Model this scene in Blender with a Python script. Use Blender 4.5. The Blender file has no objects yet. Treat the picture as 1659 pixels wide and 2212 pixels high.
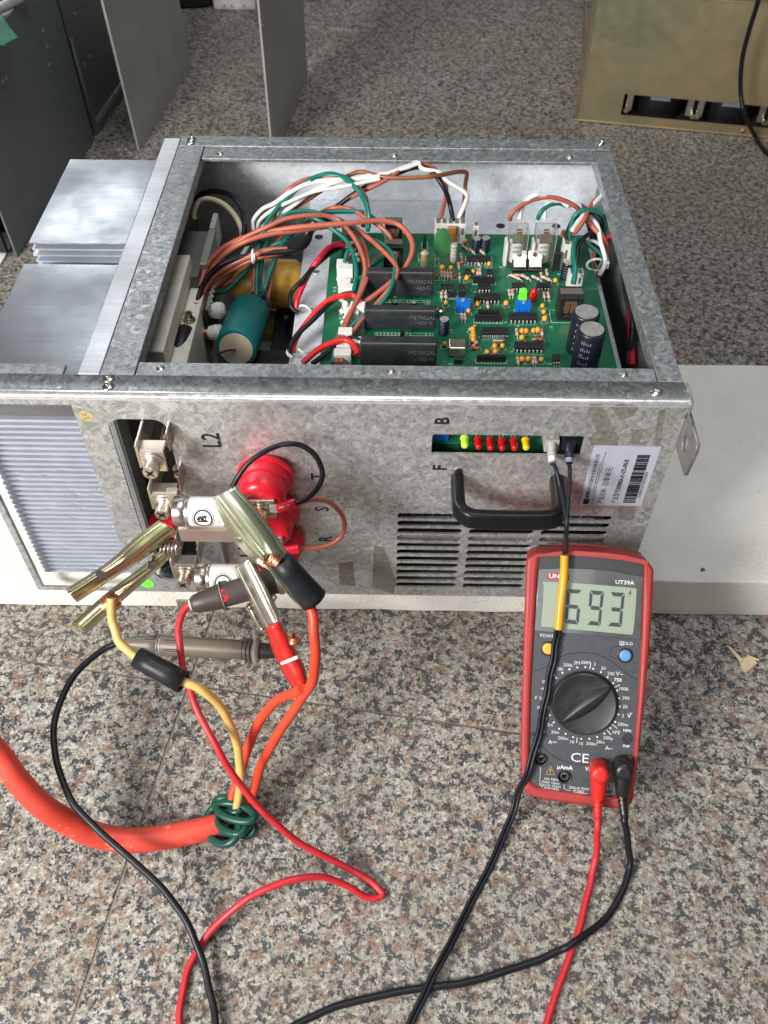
import bpy, math, random
import numpy as np
from mathutils import Matrix, Vector
random.seed(7)
SC = bpy.context.scene
COL = SC.collection

# ------------------------------------------------------------------ camera
F = 1917.0; CX, CY = 829.5, 1106.0
_Y = np.array([45.5, 2209, -F]); _Y /= np.linalg.norm(_Y)
_Z = np.array([8.5, 1663, F]); _Z -= _Z.dot(_Y) * _Y; _Z /= np.linalg.norm(_Z)
_X = np.cross(_Y, _Z)
RW = np.array([_X, _Y, _Z])
CAM = np.array([0, -.380, .575])
cd = bpy.data.cameras.new('camera'); cam = bpy.data.objects.new('camera', cd); COL.objects.link(cam)
cd.sensor_fit = 'VERTICAL'; cd.sensor_height = 24; cd.lens = 24 * F / 2212
cd.clip_start = .02; cd.clip_end = 60
cam.matrix_world = Matrix.Translation(Vector(CAM)) @ Matrix(RW.tolist()).to_4x4()
cd.dof.use_dof = True; cd.dof.focus_distance = .60; cd.dof.aperture_fstop = 9.0
SC.camera = cam

# ------------------------------------------------------------------ light
w = bpy.data.worlds.new('World'); SC.world = w; w.use_nodes = True
bg = w.node_tree.nodes['Background']; bg.inputs[0].default_value = (.90, .93, 1, 1); bg.inputs[1].default_value = .11

def area(name, loc, tgt, sx, sy, power, col):
    l = bpy.data.lights.new(name, 'AREA'); l.shape = 'RECTANGLE'; l.size = sx; l.size_y = sy; l.energy = power; l.color = col
    o = bpy.data.objects.new(name, l); COL.objects.link(o); o.location = loc
    o.rotation_euler = (Vector(tgt) - Vector(loc)).to_track_quat('-Z', 'Y').to_euler()
area('window_light', (-.88, -.86, .80), (-.15, .0, .1), .42, .38, 35, (1, .975, .935))
area('far_window_light', (-1.02, 2.29, 1.6), (-.2, .2, .2), .42, .32, 5, (.92, .96, 1))
area('front_fill_light', (-.8, -2.3, 1.6), (0, .1, .1), 1.4, .9, 15, (.98, .985, 1))  # added fill behind the camera, brightens the front panel and back wall
area('overhead_fill_light', (.15, .15, 2.3), (-.05, .2, 0), 1.3, .8, 20, (.97, .98, 1))  # unseen overhead fill, placed to brighten the board and left interior
SC.view_settings.view_transform = 'Standard'; SC.view_settings.look = 'None'; SC.view_settings.exposure = -0.06

# ------------------------------------------------------------------ helpers
def at(u, v, **k):
    d = RW @ np.array([u - CX, CY - v, -F])
    ax, val = list(k.items())[0]; i = 'xyz'.index(ax)
    t = (val - CAM[i]) / d[i]
    return Vector(CAM + t * d)
def mapper(ox, oy, s):
    return lambda x, y: (ox + x * s, oy + y * s)
Z2 = mapper(940, 414.7, .26667); ZE = mapper(691.2, 470, .2333); ZW = mapper(387.1, 331.8, .3333)
Z4 = mapper(387, 829.5, .26667); ZR = mapper(110.6, 1106, .2333); Z5 = mapper(801.8, 801.8, .4333)
ZF = mapper(0, 1271.8, .5); Z3 = mapper(0, 497.7, 1/3.); ZD = mapper(287.6, 580.7, .2); ZP = mapper(0, 829.5, .2333)
ZL = mapper(829.5, 691.25, .3333)

def nmat(name):
    m = bpy.data.materials.new(name); m.use_nodes = True
    return m, m.node_tree.nodes, m.node_tree.links, m.node_tree.nodes['Principled BSDF']
def sinp(b, **k):
    names = dict(base='Base Color', rough='Roughness', metal='Metallic', emis='Emission Color', es='Emission Strength',
                 trans='Transmission Weight', coat='Coat Weight', ior='IOR', spec='Specular IOR Level', alpha='Alpha', sheen='Sheen Weight', sub='Subsurface Weight')
    for a, v in k.items():
        if a in ('base', 'emis') and len(v) == 3: v = (*v, 1)
        b.inputs[names[a]].default_value = v
def ramp(N, stops, interp='LINEAR'):
    r = N.new('ShaderNodeValToRGB'); r.color_ramp.interpolation = interp
    e = r.color_ramp.elements
    while len(e) < len(stops): e.new(.5)
    for i, (p, c) in enumerate(stops):
        e[i].position = p; e[i].color = (*c, 1) if len(c) == 3 else c
    return r
def tex(N, L, kind, scale, src=None, **k):
    t = N.new('ShaderNodeTex' + kind); t.inputs['Scale'].default_value = scale
    for a, v in k.items(): t.inputs[a].default_value = v
    if src is not None: L.new(src, t.inputs['Vector'])
    return t
def mix(N, L, fac, a, b, mode='MIX'):
    m = N.new('ShaderNodeMix'); m.data_type = 'RGBA'; m.blend_type = mode
    for s, v in ((m.inputs[0], fac), (m.inputs[6], a), (m.inputs[7], b)):
        if hasattr(v, 'links'): L.new(v, s)
        elif isinstance(v, (int, float)): s.default_value = v
        else: s.default_value = (*v, 1) if len(v) == 3 else v
    return m.outputs[2]
def mrange(N, L, src, a, b, c, d):
    m = N.new('ShaderNodeMapRange'); L.new(src, m.inputs[0])
    for i, v in enumerate((a, b, c, d)): m.inputs[i + 1].default_value = v
    return m.outputs[0]
def bump(N, L, b, h, s, dist=.001):
    n = N.new('ShaderNodeBump'); n.inputs['Strength'].default_value = s; n.inputs['Distance'].default_value = dist
    L.new(h, n.inputs['Height']); L.new(n.outputs[0], b.inputs['Normal'])
def plain(name, base, rough=.5, metal=0., var=.12, nscale=120, bmp=.0, **k):
    """solid colour with faint mottling in colour and gloss"""
    m, N, L, b = nmat(name); sinp(b, base=base, rough=rough, metal=metal, **k)
    tc = N.new('ShaderNodeTexCoord'); t = tex(N, L, 'Noise', nscale, tc.outputs['Object'], Detail=5, Roughness=.65)
    f = mrange(N, L, t.outputs[0], .3, .7, 0, 1)
    L.new(mix(N, L, f, [c * (1 - var) for c in base], [min(1, c * (1 + var)) for c in base]), b.inputs['Base Color'])
    L.new(mrange(N, L, t.outputs[0], .3, .7, max(.03, rough - .08), min(1, rough + .1)), b.inputs['Roughness'])
    if bmp: bump(N, L, b, t.outputs[0], bmp, .0006)
    return m

def galvanised(name, lo, hi, scale=230, dirt=.35, metal=.75, r0=.32, r1=.55):
    m, N, L, b = nmat(name); sinp(b, metal=metal)
    tc = N.new('ShaderNodeTexCoord'); o = tc.outputs['Object']
    nz = tex(N, L, 'Noise', 60, o, Detail=2)
    va = N.new('ShaderNodeVectorMath'); va.operation = 'MULTIPLY_ADD'; L.new(nz.outputs['Color'], va.inputs[0])
    va.inputs[1].default_value = (.012, .012, .012); L.new(o, va.inputs[2])
    v = tex(N, L, 'Voronoi', scale, va.outputs[0]); v2 = tex(N, L, 'Voronoi', scale * 2.3, va.outputs[0])
    sp = N.new('ShaderNodeSeparateColor'); L.new(v.outputs['Color'], sp.inputs[0])
    sp2 = N.new('ShaderNodeSeparateColor'); L.new(v2.outputs['Color'], sp2.inputs[0])
    ad = N.new('ShaderNodeMath'); ad.operation = 'MULTIPLY_ADD'; ad.inputs[1].default_value = .45
    L.new(sp2.outputs[1], ad.inputs[0]); mu = N.new('ShaderNodeMath'); mu.operation = 'MULTIPLY'; mu.inputs[1].default_value = .55
    L.new(sp.outputs[0], mu.inputs[0]); L.new(mu.outputs[0], ad.inputs[2])
    c = mix(N, L, ad.outputs[0], lo, hi)
    big = tex(N, L, 'Noise', 9, o, Detail=6, Roughness=.7)
    c = mix(N, L, mrange(N, L, big.outputs[0], .5, .75, 0, dirt), c, [x * .55 for x in lo])
    fine = tex(N, L, 'Noise', 420, o, Detail=3)
    c = mix(N, L, mrange(N, L, fine.outputs[0], .62, .72, 0, dirt), c, [x * .4 for x in lo])
    L.new(c, b.inputs['Base Color'])
    L.new(mrange(N, L, sp.outputs[1], 0, 1, r0, r1), b.inputs['Roughness'])
    bump(N, L, b, ad.outputs[0], .3, .0007)
    return m
def brushed(name, base, ax=0, rough=.33, metal=.95, scratch=.3):
    m, N, L, b = nmat(name); sinp(b, metal=metal)
    tc = N.new('ShaderNodeTexCoord'); mp_ = N.new('ShaderNodeMapping'); L.new(tc.outputs['Object'], mp_.inputs[0])
    sc = [900, 900, 900]; sc[ax] = 25; mp_.inputs['Scale'].default_value = sc
    t = tex(N, L, 'Noise', 1, mp_.outputs[0], Detail=3)
    big = tex(N, L, 'Noise', 14, tc.outputs['Object'], Detail=4, Roughness=.6)
    c = mix(N, L, mrange(N, L, t.outputs[0], .3, .7, 0, 1), [x * .82 for x in base], base)
    c = mix(N, L, mrange(N, L, big.outputs[0], .45, .75, 0, .35), c, [x * .6 for x in base])
    mp2 = N.new('ShaderNodeMapping'); L.new(tc.outputs['Object'], mp2.inputs[0]); mp2.inputs['Rotation'].default_value = (0, 0, .35); mp2.inputs['Scale'].default_value = (22, 700, 60)
    t2 = tex(N, L, 'Noise', 1, mp2.outputs[0], Detail=2)
    c = mix(N, L, mrange(N, L, t2.outputs[0], .70, .74, 0, scratch), c, (.8, .82, .85))
    L.new(c, b.inputs['Base Color'])
    L.new(mrange(N, L, big.outputs[0], .3, .7, rough - .07, rough + .12), b.inputs['Roughness'])
    bump(N, L, b, t.outputs[0], .12, .0003)
    return m

def granite():
    m, N, L, b = nmat('granite')
    tc = N.new('ShaderNodeTexCoord'); oi = N.new('ShaderNodeObjectInfo')
    va = N.new('ShaderNodeVectorMath'); va.operation = 'MULTIPLY_ADD'
    L.new(oi.outputs['Random'], va.inputs[0]); va.inputs[1].default_value = (7.3, 3.1, 5.7); L.new(tc.outputs['Object'], va.inputs[2])
    o = va.outputs[0]
    nz = tex(N, L, 'Noise', 150, o, Detail=4, Roughness=.7)
    vb = N.new('ShaderNodeVectorMath'); vb.operation = 'MULTIPLY_ADD'; L.new(nz.outputs['Color'], vb.inputs[0])
    vb.inputs[1].default_value = (.0065, .0065, .0065); L.new(o, vb.inputs[2])
    def cells(scale, stops):
        v = tex(N, L, 'Voronoi', scale, vb.outputs[0]); s = N.new('ShaderNodeSeparateColor'); L.new(v.outputs['Color'], s.inputs[0])
        r = ramp(N, stops, 'CONSTANT'); L.new(s.outputs[0], r.inputs[0]); return r, s
    n1 = tex(N, L, 'Noise', 370, o, Detail=5, Roughness=.62)
    r1 = ramp(N, [(.34, (.09, .09, .078)), (.44, (.19, .185, .155)), (.53, (.32, .305, .26)), (.62, (.58, .555, .485)), (.72, (.80, .77, .70))]); L.new(n1.outputs[0], r1.inputs[0])
    v1 = tex(N, L, 'Voronoi', 600, vb.outputs[0]); s1 = N.new('ShaderNodeSeparateColor'); L.new(v1.outputs['Color'], s1.inputs[0])
    c = mix(N, L, .55, r1.outputs[0], mix(N, L, s1.outputs[0], (.095, .092, .08), (.54, .515, .45)))
    n2 = tex(N, L, 'Noise', 150, o, Detail=4, Roughness=.65)
    c = mix(N, L, mrange(N, L, n2.outputs[0], .52, .60, 0, .85), c, mix(N, L, s1.outputs[1], (.12, .068, .044), (.31, .19, .135)))
    n6 = tex(N, L, 'Noise', 200, vb.outputs[0], Detail=2); n7 = tex(N, L, 'Noise', 540, o, Detail=4, Roughness=.6)
    ma = N.new('ShaderNodeMath'); ma.operation = 'MULTIPLY_ADD'; L.new(n6.outputs[0], ma.inputs[0]); ma.inputs[1].default_value = .62
    mb_ = N.new('ShaderNodeMath'); mb_.operation = 'MULTIPLY'; L.new(n7.outputs[0], mb_.inputs[0]); mb_.inputs[1].default_value = .5; L.new(mb_.outputs[0], ma.inputs[2])
    c = mix(N, L, mrange(N, L, ma.outputs[0], .582, .610, 0, .95), c, mix(N, L, s1.outputs[2], (.016, .020, .027), (.07, .08, .095)))
    n4 = tex(N, L, 'Noise', 560, o, Detail=3)
    c = mix(N, L, mrange(N, L, n4.outputs[0], .635, .68, 0, .9), c, (.03, .034, .04))
    n5 = tex(N, L, 'Noise', 6, o, Detail=5)
    c = mix(N, L, mrange(N, L, n5.outputs[0], .4, .75, 0, .25), c, (.17, .13, .09))
    L.new(c, b.inputs['Base Color'])
    L.new(mrange(N, L, s1.outputs[1], 0, 1, .36, .6), b.inputs['Roughness']); sinp(b, spec=.18)
    bump(N, L, b, nz.outputs[0], .12, .0004)
    return m
def passivated():
    m, N, L, b = nmat('yellow_zinc'); sinp(b, metal=.8)
    tc = N.new('ShaderNodeTexCoord'); o = tc.outputs['Object']
    n = tex(N, L, 'Noise', 5, o, Detail=5, Roughness=.6, Distortion=.6)
    r = ramp(N, [(.28, (.66, .44, .32)), (.42, (.68, .52, .31)), (.52, (.56, .49, .30)), (.62, (.42, .44, .27)), (.75, (.64, .52, .30))]); L.new(n.outputs[0], r.inputs[0])
    n2 = tex(N, L, 'Noise', 60, o, Detail=5)
    c = mix(N, L, mrange(N, L, n2.outputs[0], .4, .75, 0, .3), r.outputs[0], (.34, .30, .16))
    L.new(c, b.inputs['Base Color']); L.new(mrange(N, L, n2.outputs[0], .3, .7, .26, .42), b.inputs['Roughness'])
    return m
def zincchromate(name, a, bb, c3):
    m, N, L, b = nmat(name); sinp(b, metal=.92)
    tc = N.new('ShaderNodeTexCoord'); o = tc.outputs['Object']
    n = tex(N, L, 'Noise', 16, o, Detail=2)
    r = ramp(N, [(.32, a), (.5, bb), (.66, c3)]); L.new(n.outputs[0], r.inputs[0])
    L.new(r.outputs[0], b.inputs['Base Color']); L.new(mrange(N, L, n.outputs[0], .3, .7, .20, .34), b.inputs['Roughness'])
    return m
def foam_mat():
    m, N, L, b = nmat('white_foam'); sinp(b, rough=.85, sub=.0)
    tc = N.new('ShaderNodeTexCoord'); o = tc.outputs['Object']
    v = tex(N, L, 'Voronoi', 420, o); n = tex(N, L, 'Noise', 7, o, Detail=7, Roughness=.7); n2 = tex(N, L, 'Noise', 160, o, Detail=3)
    c = mix(N, L, mrange(N, L, n.outputs[0], .42, .72, 0, .7), (.80, .78, .71), (.58, .555, .48))
    c = mix(N, L, mrange(N, L, n2.outputs[0], .68, .74, 0, .4), c, (.30, .27, .22))
    L.new(c, b.inputs['Base Color']); bump(N, L, b, v.outputs['Distance'], .35, .001)
    return m

M = {}
M['galv'] = galvanised('galvanised_steel', (.34, .35, .35), (.76, .775, .775), scale=300, metal=.72, dirt=.35)
M['galv_rail'] = galvanised('galvanised_rail', (.25, .265, .27), (.55, .575, .58), dirt=.5, scale=330)
M['galv_in'] = galvanised('galvanised_inside', (.62, .66, .70), (.84, .88, .93), dirt=.12, metal=.25)
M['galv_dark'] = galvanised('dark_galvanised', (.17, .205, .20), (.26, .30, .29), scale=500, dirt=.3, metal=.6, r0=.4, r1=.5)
M['plate'] = plain('grey_plate', (.44, .435, .41), .46, .5, .12, 9)
M['alu'] = brushed('aluminium', (.36, .38, .40), 0, .30, .95, .15)
M['alu_bar'] = brushed('aluminium_bar', (.90, .92, .95), 0, .42)
M['alu_fin'] = plain('aluminium_fin', (.62, .67, .76), .36, .6, .08, 60)
M['steel'] = plain('nickel_steel', (.60, .57, .52), .28, 1., .12, 80)
M['nickel'] = plain('nickel_plate', (.70, .63, .56), .30, .9, .1, 40)
M['brass'] = plain('brass_zinc', (.72, .64, .44), .26, 1., .15, 150)
M['copper'] = plain('copper', (.75, .36, .22), .35, 1., .25, 500)
M['zincA'] = zincchromate('gold_zinc', (.50, .36, .25), (.58, .54, .29), (.66, .68, .38))
M['zincB'] = zincchromate('pale_zinc', (.56, .60, .38), (.68, .72, .50), (.80, .84, .66))
M['zincC'] = zincchromate('silver_zinc', (.78, .64, .60), (.76, .74, .62), (.68, .67, .55))
M['ybox'] = passivated()
M['granite'] = granite()
M['grout'] = plain('grout', (.19, .165, .14), .9)
M['foam'] = foam_mat()
M['black'] = plain('black_plastic', (.012, .012, .014), .38, 0, .3)
M['bend'] = plain('bend_highlight', (.93, .94, .95), .24, .8, .1, 200)  # pale glossy colour standing in for the highlight along the bend
M['handle'] = plain('black_handle', (.006, .006, .008), .34, 0, .3, 300, .05, spec=.3)
M['dark'] = plain('dark_interior', (.012, .012, .013), .7)  # near-black, stands in for the unlit depth of openings and boxes
M['ic'] = plain('ic_black', (.014, .014, .016), .45)
M['module'] = plain('module_black', (.030, .030, .034), .33, 0, .4, 90, .1)
M['pin'] = plain('tinned_pin', (.62, .62, .58), .4, .6)
M['pcb'] = plain('board_green', (.008, .135, .062), .36, 0, .18, 25, coat=.2)
M['pcb_dark'] = plain('board_edge_green', (.004, .045, .022), .5)
M['silk'] = plain('silkscreen', (.62, .72, .64), .6)
M['white_p'] = plain('white_plastic', (.74, .73, .68), .45)
M['dirty_white'] = plain('glue_white', (.78, .77, .72), .5, 0, .2, 400, .4)
M['beige'] = plain('beige_block', (.80, .77, .65), .5)
M['grey_p'] = plain('grey_plastic', (.13, .14, .13), .5)
M['teal'] = plain('teal_sleeve', (.001, .150, .150), .5)
M['cream'] = plain('cream_end', (.72, .62, .43), .5)
M['orange_cap'] = plain('amber_film', (.66, .38, .06), .3, 0, .3, 40)
M['paper'] = plain('paper', (.78, .76, .74), .6)
M['label'] = plain('label_paper', (.42, .44, .51), .55, 0, .04)
M['ink'] = plain('black_ink', (.012, .012, .016), .5)
M['blue'] = plain('blue_trimmer', (.006, .15, .62), .35)
M['ceramic'] = plain('ceramic_orange', (.80, .36, .03), .4)
M['ceramic_g'] = plain('varistor_green', (.045, .17, .06), .25)
M['ceramic_b'] = plain('film_brown', (.42, .16, .03), .35)
M['res_pink'] = plain('resistor_pink', (.62, .45, .38), .45)
M['res_tan'] = plain('resistor_tan', (.58, .50, .30), .45)
M['res_grey'] = plain('resistor_grey', (.36, .33, .30), .45)
M['res_band'] = plain('resistor_band', (.50, .06, .03), .45)
M['can'] = plain('crystal_can', (.50, .46, .39), .32, .85)
M['elcap'] = plain('capacitor_sleeve', (.012, .014, .022), .3)
M['elstripe'] = plain('capacitor_print', (.20, .24, .36), .4)
M['eltop'] = plain('capacitor_top', (.60, .60, .57), .38, .7, .15, 300)
M['red_led'] = plain('red_led', (.50, .006, .008), .18, 0, .1)
M['yellow_led'] = plain('yellow_led', (.72, .48, .01), .18, 0, .1)
M['green_lit'] = plain('green_led_lit', (.05, .75, .02), .2, 0, .1, emis=(.10, 1, .02), es=1.6)
M['yel_lit'] = plain('yellow_led_lit', (.45, .70, .05), .2, 0, .1, emis=(.55, 1, .05), es=.25)
M['red_ins'] = plain('red_insulator', (.66, .012, .030), .33, 0, .12, 60, .1)
M['red_crimp'] = plain('red_crimp', (.66, .01, .04), .3)
M['holster'] = plain('red_holster', (.34, .030, .028), .52, 0, .12, 60, .1)
M['meter'] = plain('meter_grey', (.050, .054, .062), .5, 0, .15, 300, .08)
M['meter_top'] = plain('meter_dark', (.030, .032, .036), .42, 0, .15, 200)
M['lens'] = plain('display_window', (.075, .080, .080), .16, 0, .15, 60, coat=.4)
M['lcd'] = plain('lcd_green', (.26, .31, .235), .3, 0, .05, 30)
M['seg'] = plain('lcd_segment', (.035, .045, .05), .4)
M['print'] = plain('white_print', (.62, .63, .64), .6)
M['print_y'] = plain('amber_print', (.62, .38, .08), .6)
M['btn_y'] = plain('amber_button', (.75, .36, .03), .5)
M['btn_b'] = plain('blue_button', (.10, .28, .52), .5)
M['dial'] = plain('dial_black', (.022, .022, .024), .36, 0, .3, 120, .1)
M['w_rose'] = plain('rose_wire', (.42, .105, .065), .42)
M['w_teal'] = plain('teal_wire', (.003, .15, .115), .35)
M['w_white'] = plain('white_wire', (.74, .74, .70), .4)
M['w_brown'] = plain('brown_wire', (.26, .085, .035), .42)
M['w_red'] = plain('red_wire', (.58, .018, .014), .36)
M['w_crimson'] = plain('crimson_wire', (.62, .008, .045), .36)
M['w_black'] = plain('black_wire', (.010, .010, .014), .36, spec=.3)
M['lead_red'] = plain('red_lead', (.50, .020, .028), .42)
M['lead_black'] = plain('black_lead', (.010, .011, .015), .40, spec=.3)
M['orange'] = plain('orange_sheath', (.66, .055, .022), .42, 0, .15, 30)
def scuffed(name, base, lo=.60, fac=.55, sc=26):
    m = plain(name, base, .45, 0, .2, 22); N, L = m.node_tree.nodes, m.node_tree.links; b = N['Principled BSDF']
    src = b.inputs['Base Color'].links[0].from_socket; tc = N.new('ShaderNodeTexCoord'); t = tex(N, L, 'Noise', sc, tc.outputs['Object'], Detail=8, Roughness=.75)
    L.new(mix(N, L, mrange(N, L, t.outputs[0], lo, lo + .08, 0, fac), src, (.74, .56, .50)), b.inputs['Base Color']); return m
M['orange_big'] = scuffed('thick_sheath', (.60, .055, .032), .56, .38, 30)
M['yellow_w'] = plain('yellow_wire', (.62, .40, .12), .42)
M['green_tie'] = plain('green_wire', (.004, .060, .042), .38)
M['sleeve'] = plain('black_sleeve', (.013, .015, .018), .42, spec=.3)
M['sleeve_r'] = plain('red_sleeve', (.60, .018, .014), .4)
M['sleeve_y'] = plain('amber_sleeve', (.72, .33, .01), .35)
M['probe'] = plain('probe_grey', (.135, .110, .085), .45, 0, .2, 40)
M['probe_d'] = plain('probe_dark', (.050, .038, .034), .45, 0, .2, 40)
M['dot_red'] = plain('red_dot', (.42, .01, .02), .5)
M['gold_st'] = plain('gold_sticker', (.58, .47, .20), .4, .3)
M['green_st'] = plain('green_sticker', (.16, .80, .06), .6)
M['residue'] = plain('tape_residue', (.23, .215, .185), .6, .35, .35, 300)
M['residue2'] = plain('clear_tape', (.55, .57, .57), .35, .3, .15, 60)
M['stain'] = plain('plate_stain', (.36, .355, .33), .5, .5, .12, 9)
M['mod_print'] = plain('module_print', (.17, .17, .17), .5)
M['ear'] = plain('ear_steel', (.24, .23, .22), .45, .6, .2, 200)
M['wood'] = plain('wood_chip', (.66, .52, .33), .7, 0, .15, 200)
M['speck'] = plain('grey_speck', (.10, .085, .07), .8)
m_, N_, L_, b_ = nmat('clear_plastic'); sinp(b_, base=(.22, .235, .19), rough=.12, alpha=.2); M['clear'] = m_

class MB:
    def __init__(s): s.v = []; s.f = []; s.m = []; s.sm = []; s.mats = []
    def mi(s, m):
        if m not in s.mats: s.mats.append(m)
        return s.mats.index(m)
    def add(s, v, f, m, smooth=False):
        n = len(s.v); s.v += [tuple(p) for p in v]; i = s.mi(m)
        for q in f: s.f.append([a + n for a in q]); s.m.append(i); s.sm.append(smooth)
        return s
    def box(s, x0, x1, y0, y1, z0, z1, m, T=None):
        v = [Vector((x, y, z)) for z in (z0, z1) for y in (y0, y1) for x in (x0, x1)]
        if T: v = [T @ p for p in v]
        s.add(v, [(0, 2, 3, 1), (4, 5, 7, 6), (0, 1, 5, 4), (2, 6, 7, 3), (0, 4, 6, 2), (1, 3, 7, 5)], m); return s
    def prism(s, poly, z0, z1, m, T=None):
        n = len(poly); v = [Vector((p[0], p[1], z)) for z in (z0, z1) for p in poly]
        if T: v = [T @ p for p in v]
        s.add(v, [list(range(n))[::-1], [n + i for i in range(n)]] + [(i, (i + 1) % n, n + (i + 1) % n, n + i) for i in range(n)], m); return s
    def tube(s, pts, r, m, n=10, caps=True, rs=None, flat=1.0, sq=0):
        pts = [Vector(p) for p in pts]; k = len(pts)
        t0 = (pts[1] - pts[0]).normalized(); a = Vector((0, 0, 1)) if abs(t0.z) < .9 else Vector((1, 0, 0))
        nrm = (a - t0 * a.dot(t0)).normalized(); v = []
        for i in range(k):
            t = (pts[min(i + 1, k - 1)] - pts[max(i - 1, 0)]).normalized()
            nrm = nrm - t * nrm.dot(t)
            nrm = nrm.normalized() if nrm.length > 1e-9 else t.orthogonal().normalized()
            bn = t.cross(nrm); rr = rs[i] if rs else r
            for j in range(n):
                an = 2 * math.pi * j / n; k_ = (abs(math.cos(an)) ** sq + abs(math.sin(an)) ** sq) ** (-1 / sq) if sq else 1.; v.append(pts[i] + nrm * math.cos(an) * rr * flat * k_ + bn * math.sin(an) * rr * k_)
        f = [(i * n + j, i * n + (j + 1) % n, (i + 1) * n + (j + 1) % n, (i + 1) * n + j) for i in range(k - 1) for j in range(n)]
        s.add(v, f, m, True)
        if caps: s.add(v[:n], [list(range(n))[::-1]], m); s.add(v[-n:], [list(range(n))], m)
        return s
    def cyl(s, p0, p1, r, m, n=16, r1=None):
        return s.tube([p0, p1], r, m, n, True, [r, r if r1 is None else r1])
    def lathe(s, prof, p0, axis, m, n=24, caps=True):
        """prof = [(distance along axis, radius)]; hard caps at the ends"""
        ax = Vector(axis).normalized(); p0 = Vector(p0)
        a = ax.orthogonal().normalized(); c = ax.cross(a)
        runs = [[prof[0]]]                      # split the profile where it turns sharply, so that edges stay crisp
        for i in range(1, len(prof)):
            runs[-1].append(prof[i])
            if i < len(prof) - 1:
                a0 = math.atan2(prof[i][1] - prof[i - 1][1], prof[i][0] - prof[i - 1][0]); a1 = math.atan2(prof[i + 1][1] - prof[i][1], prof[i + 1][0] - prof[i][0])
                if abs((a1 - a0 + math.pi) % (2 * math.pi) - math.pi) > .75: runs.append([prof[i]])
        v = []
        for run in runs:
            w_ = []
            for d, r in run:
                for j in range(n):
                    an = 2 * math.pi * j / n; w_.append(p0 + ax * d + (a * math.cos(an) + c * math.sin(an)) * r)
            s.add(w_, [(i * n + j, i * n + (j + 1) % n, (i + 1) * n + (j + 1) % n, (i + 1) * n + j) for i in range(len(run) - 1) for j in range(n)], m, True); v += w_
        if caps: s.add(v[:n], [list(range(n))[::-1]], m); s.add(v[-n:], [list(range(n))], m)
        return s
    def loft(s, lines, m, smooth=True):
        n = len(lines[0]); v = [p for l in lines for p in l]
        s.add(v, [(i * n + j, i * n + j + 1, (i + 1) * n + j + 1, (i + 1) * n + j) for i in range(len(lines) - 1) for j in range(n - 1)], m, smooth); return s
    def build(s, name, parent=None, bevel=0, solid=0, autosm=True, **tags):
        me = bpy.data.meshes.new(name); me.from_pydata(s.v, [], s.f)
        for m in s.mats: me.materials.append(M[m])
        me.polygons.foreach_set('material_index', s.m); me.polygons.foreach_set('use_smooth', s.sm); me.update()
        o = bpy.data.objects.new(name, me); COL.objects.link(o)
        if parent: o.parent = parent
        if solid:
            d = o.modifiers.new('thick', 'SOLIDIFY'); d.thickness = solid; d.offset = -1
        if bevel:
            d = o.modifiers.new('bevel', 'BEVEL'); d.width = bevel; d.segments = 2; d.limit_method = 'ANGLE'
        for k, v in tags.items(): o[k] = v
        return o
def empty(name, loc, label, cat, **tags):
    o = bpy.data.objects.new(name, None); o.empty_display_size = .01; COL.objects.link(o); o.location = loc
    o['label'] = label; o['category'] = cat
    for k, v in tags.items(): o[k] = v
    return o
def keep(o, parent):        # world-space mesh under an Empty that stands elsewhere
    o.parent = parent; o.matrix_parent_inverse = Matrix.Translation(parent.location).inverted(); return o
def spline(P, sub=6):
    P = [Vector(p) for p in P]; out = []; n = len(P)
    for i in range(n - 1):
        p0, p1, p2, p3 = P[max(i - 1, 0)], P[i], P[i + 1], P[min(i + 2, n - 1)]
        for k in range(sub):
            t = k / sub
            out.append(.5 * ((2 * p1) + (p2 - p0) * t + (2 * p0 - 5 * p1 + 4 * p2 - p3) * t * t + (3 * p1 - p0 - 3 * p2 + p3) * t ** 3))
    out.append(P[-1]); return out
def wob(P, a=.00022):
    k = random.random() * 9; out = []
    for i, p in enumerate(P):
        e = min(1, i / 8, (len(P) - 1 - i) / 8); out.append(p + Vector((math.sin(i * .23 + k) + math.sin(i * .61 + 2 * k), math.cos(i * .31 + k) + math.sin(i * .17 + k), 0)) * a * e)
    return out
def curve_mesh(name, outline, holes, thick, mat, T, parent=None, bevel=0, m2=None, **tags):
    """flat sheet with real cut-outs, extruded; outline in local xy, thickness centred on z"""
    cu = bpy.data.curves.new(name, 'CURVE'); cu.dimensions = '2D'; cu.fill_mode = 'BOTH'; cu.extrude = thick / 2
    for lp in [outline] + holes:
        sp = cu.splines.new('POLY'); sp.points.add(len(lp) - 1); sp.use_cyclic_u = True
        for i, p in enumerate(lp): sp.points[i].co = (p[0], p[1], 0, 1)
    if bevel: cu.bevel_depth = bevel; cu.bevel_resolution = 2; cu.extrude = max(0, thick / 2 - bevel); cu.offset = -bevel
    ob = bpy.data.objects.new(name, cu); me = bpy.data.meshes.new_from_object(ob)
    bpy.data.objects.remove(ob); me.name = name; me.transform(T); me.materials.clear(); me.materials.append(M[mat])
    o = bpy.data.objects.new(name, me); COL.objects.link(o)
    if parent: o.parent = parent
    for k, v in tags.items(): o[k] = v
    return o
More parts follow.
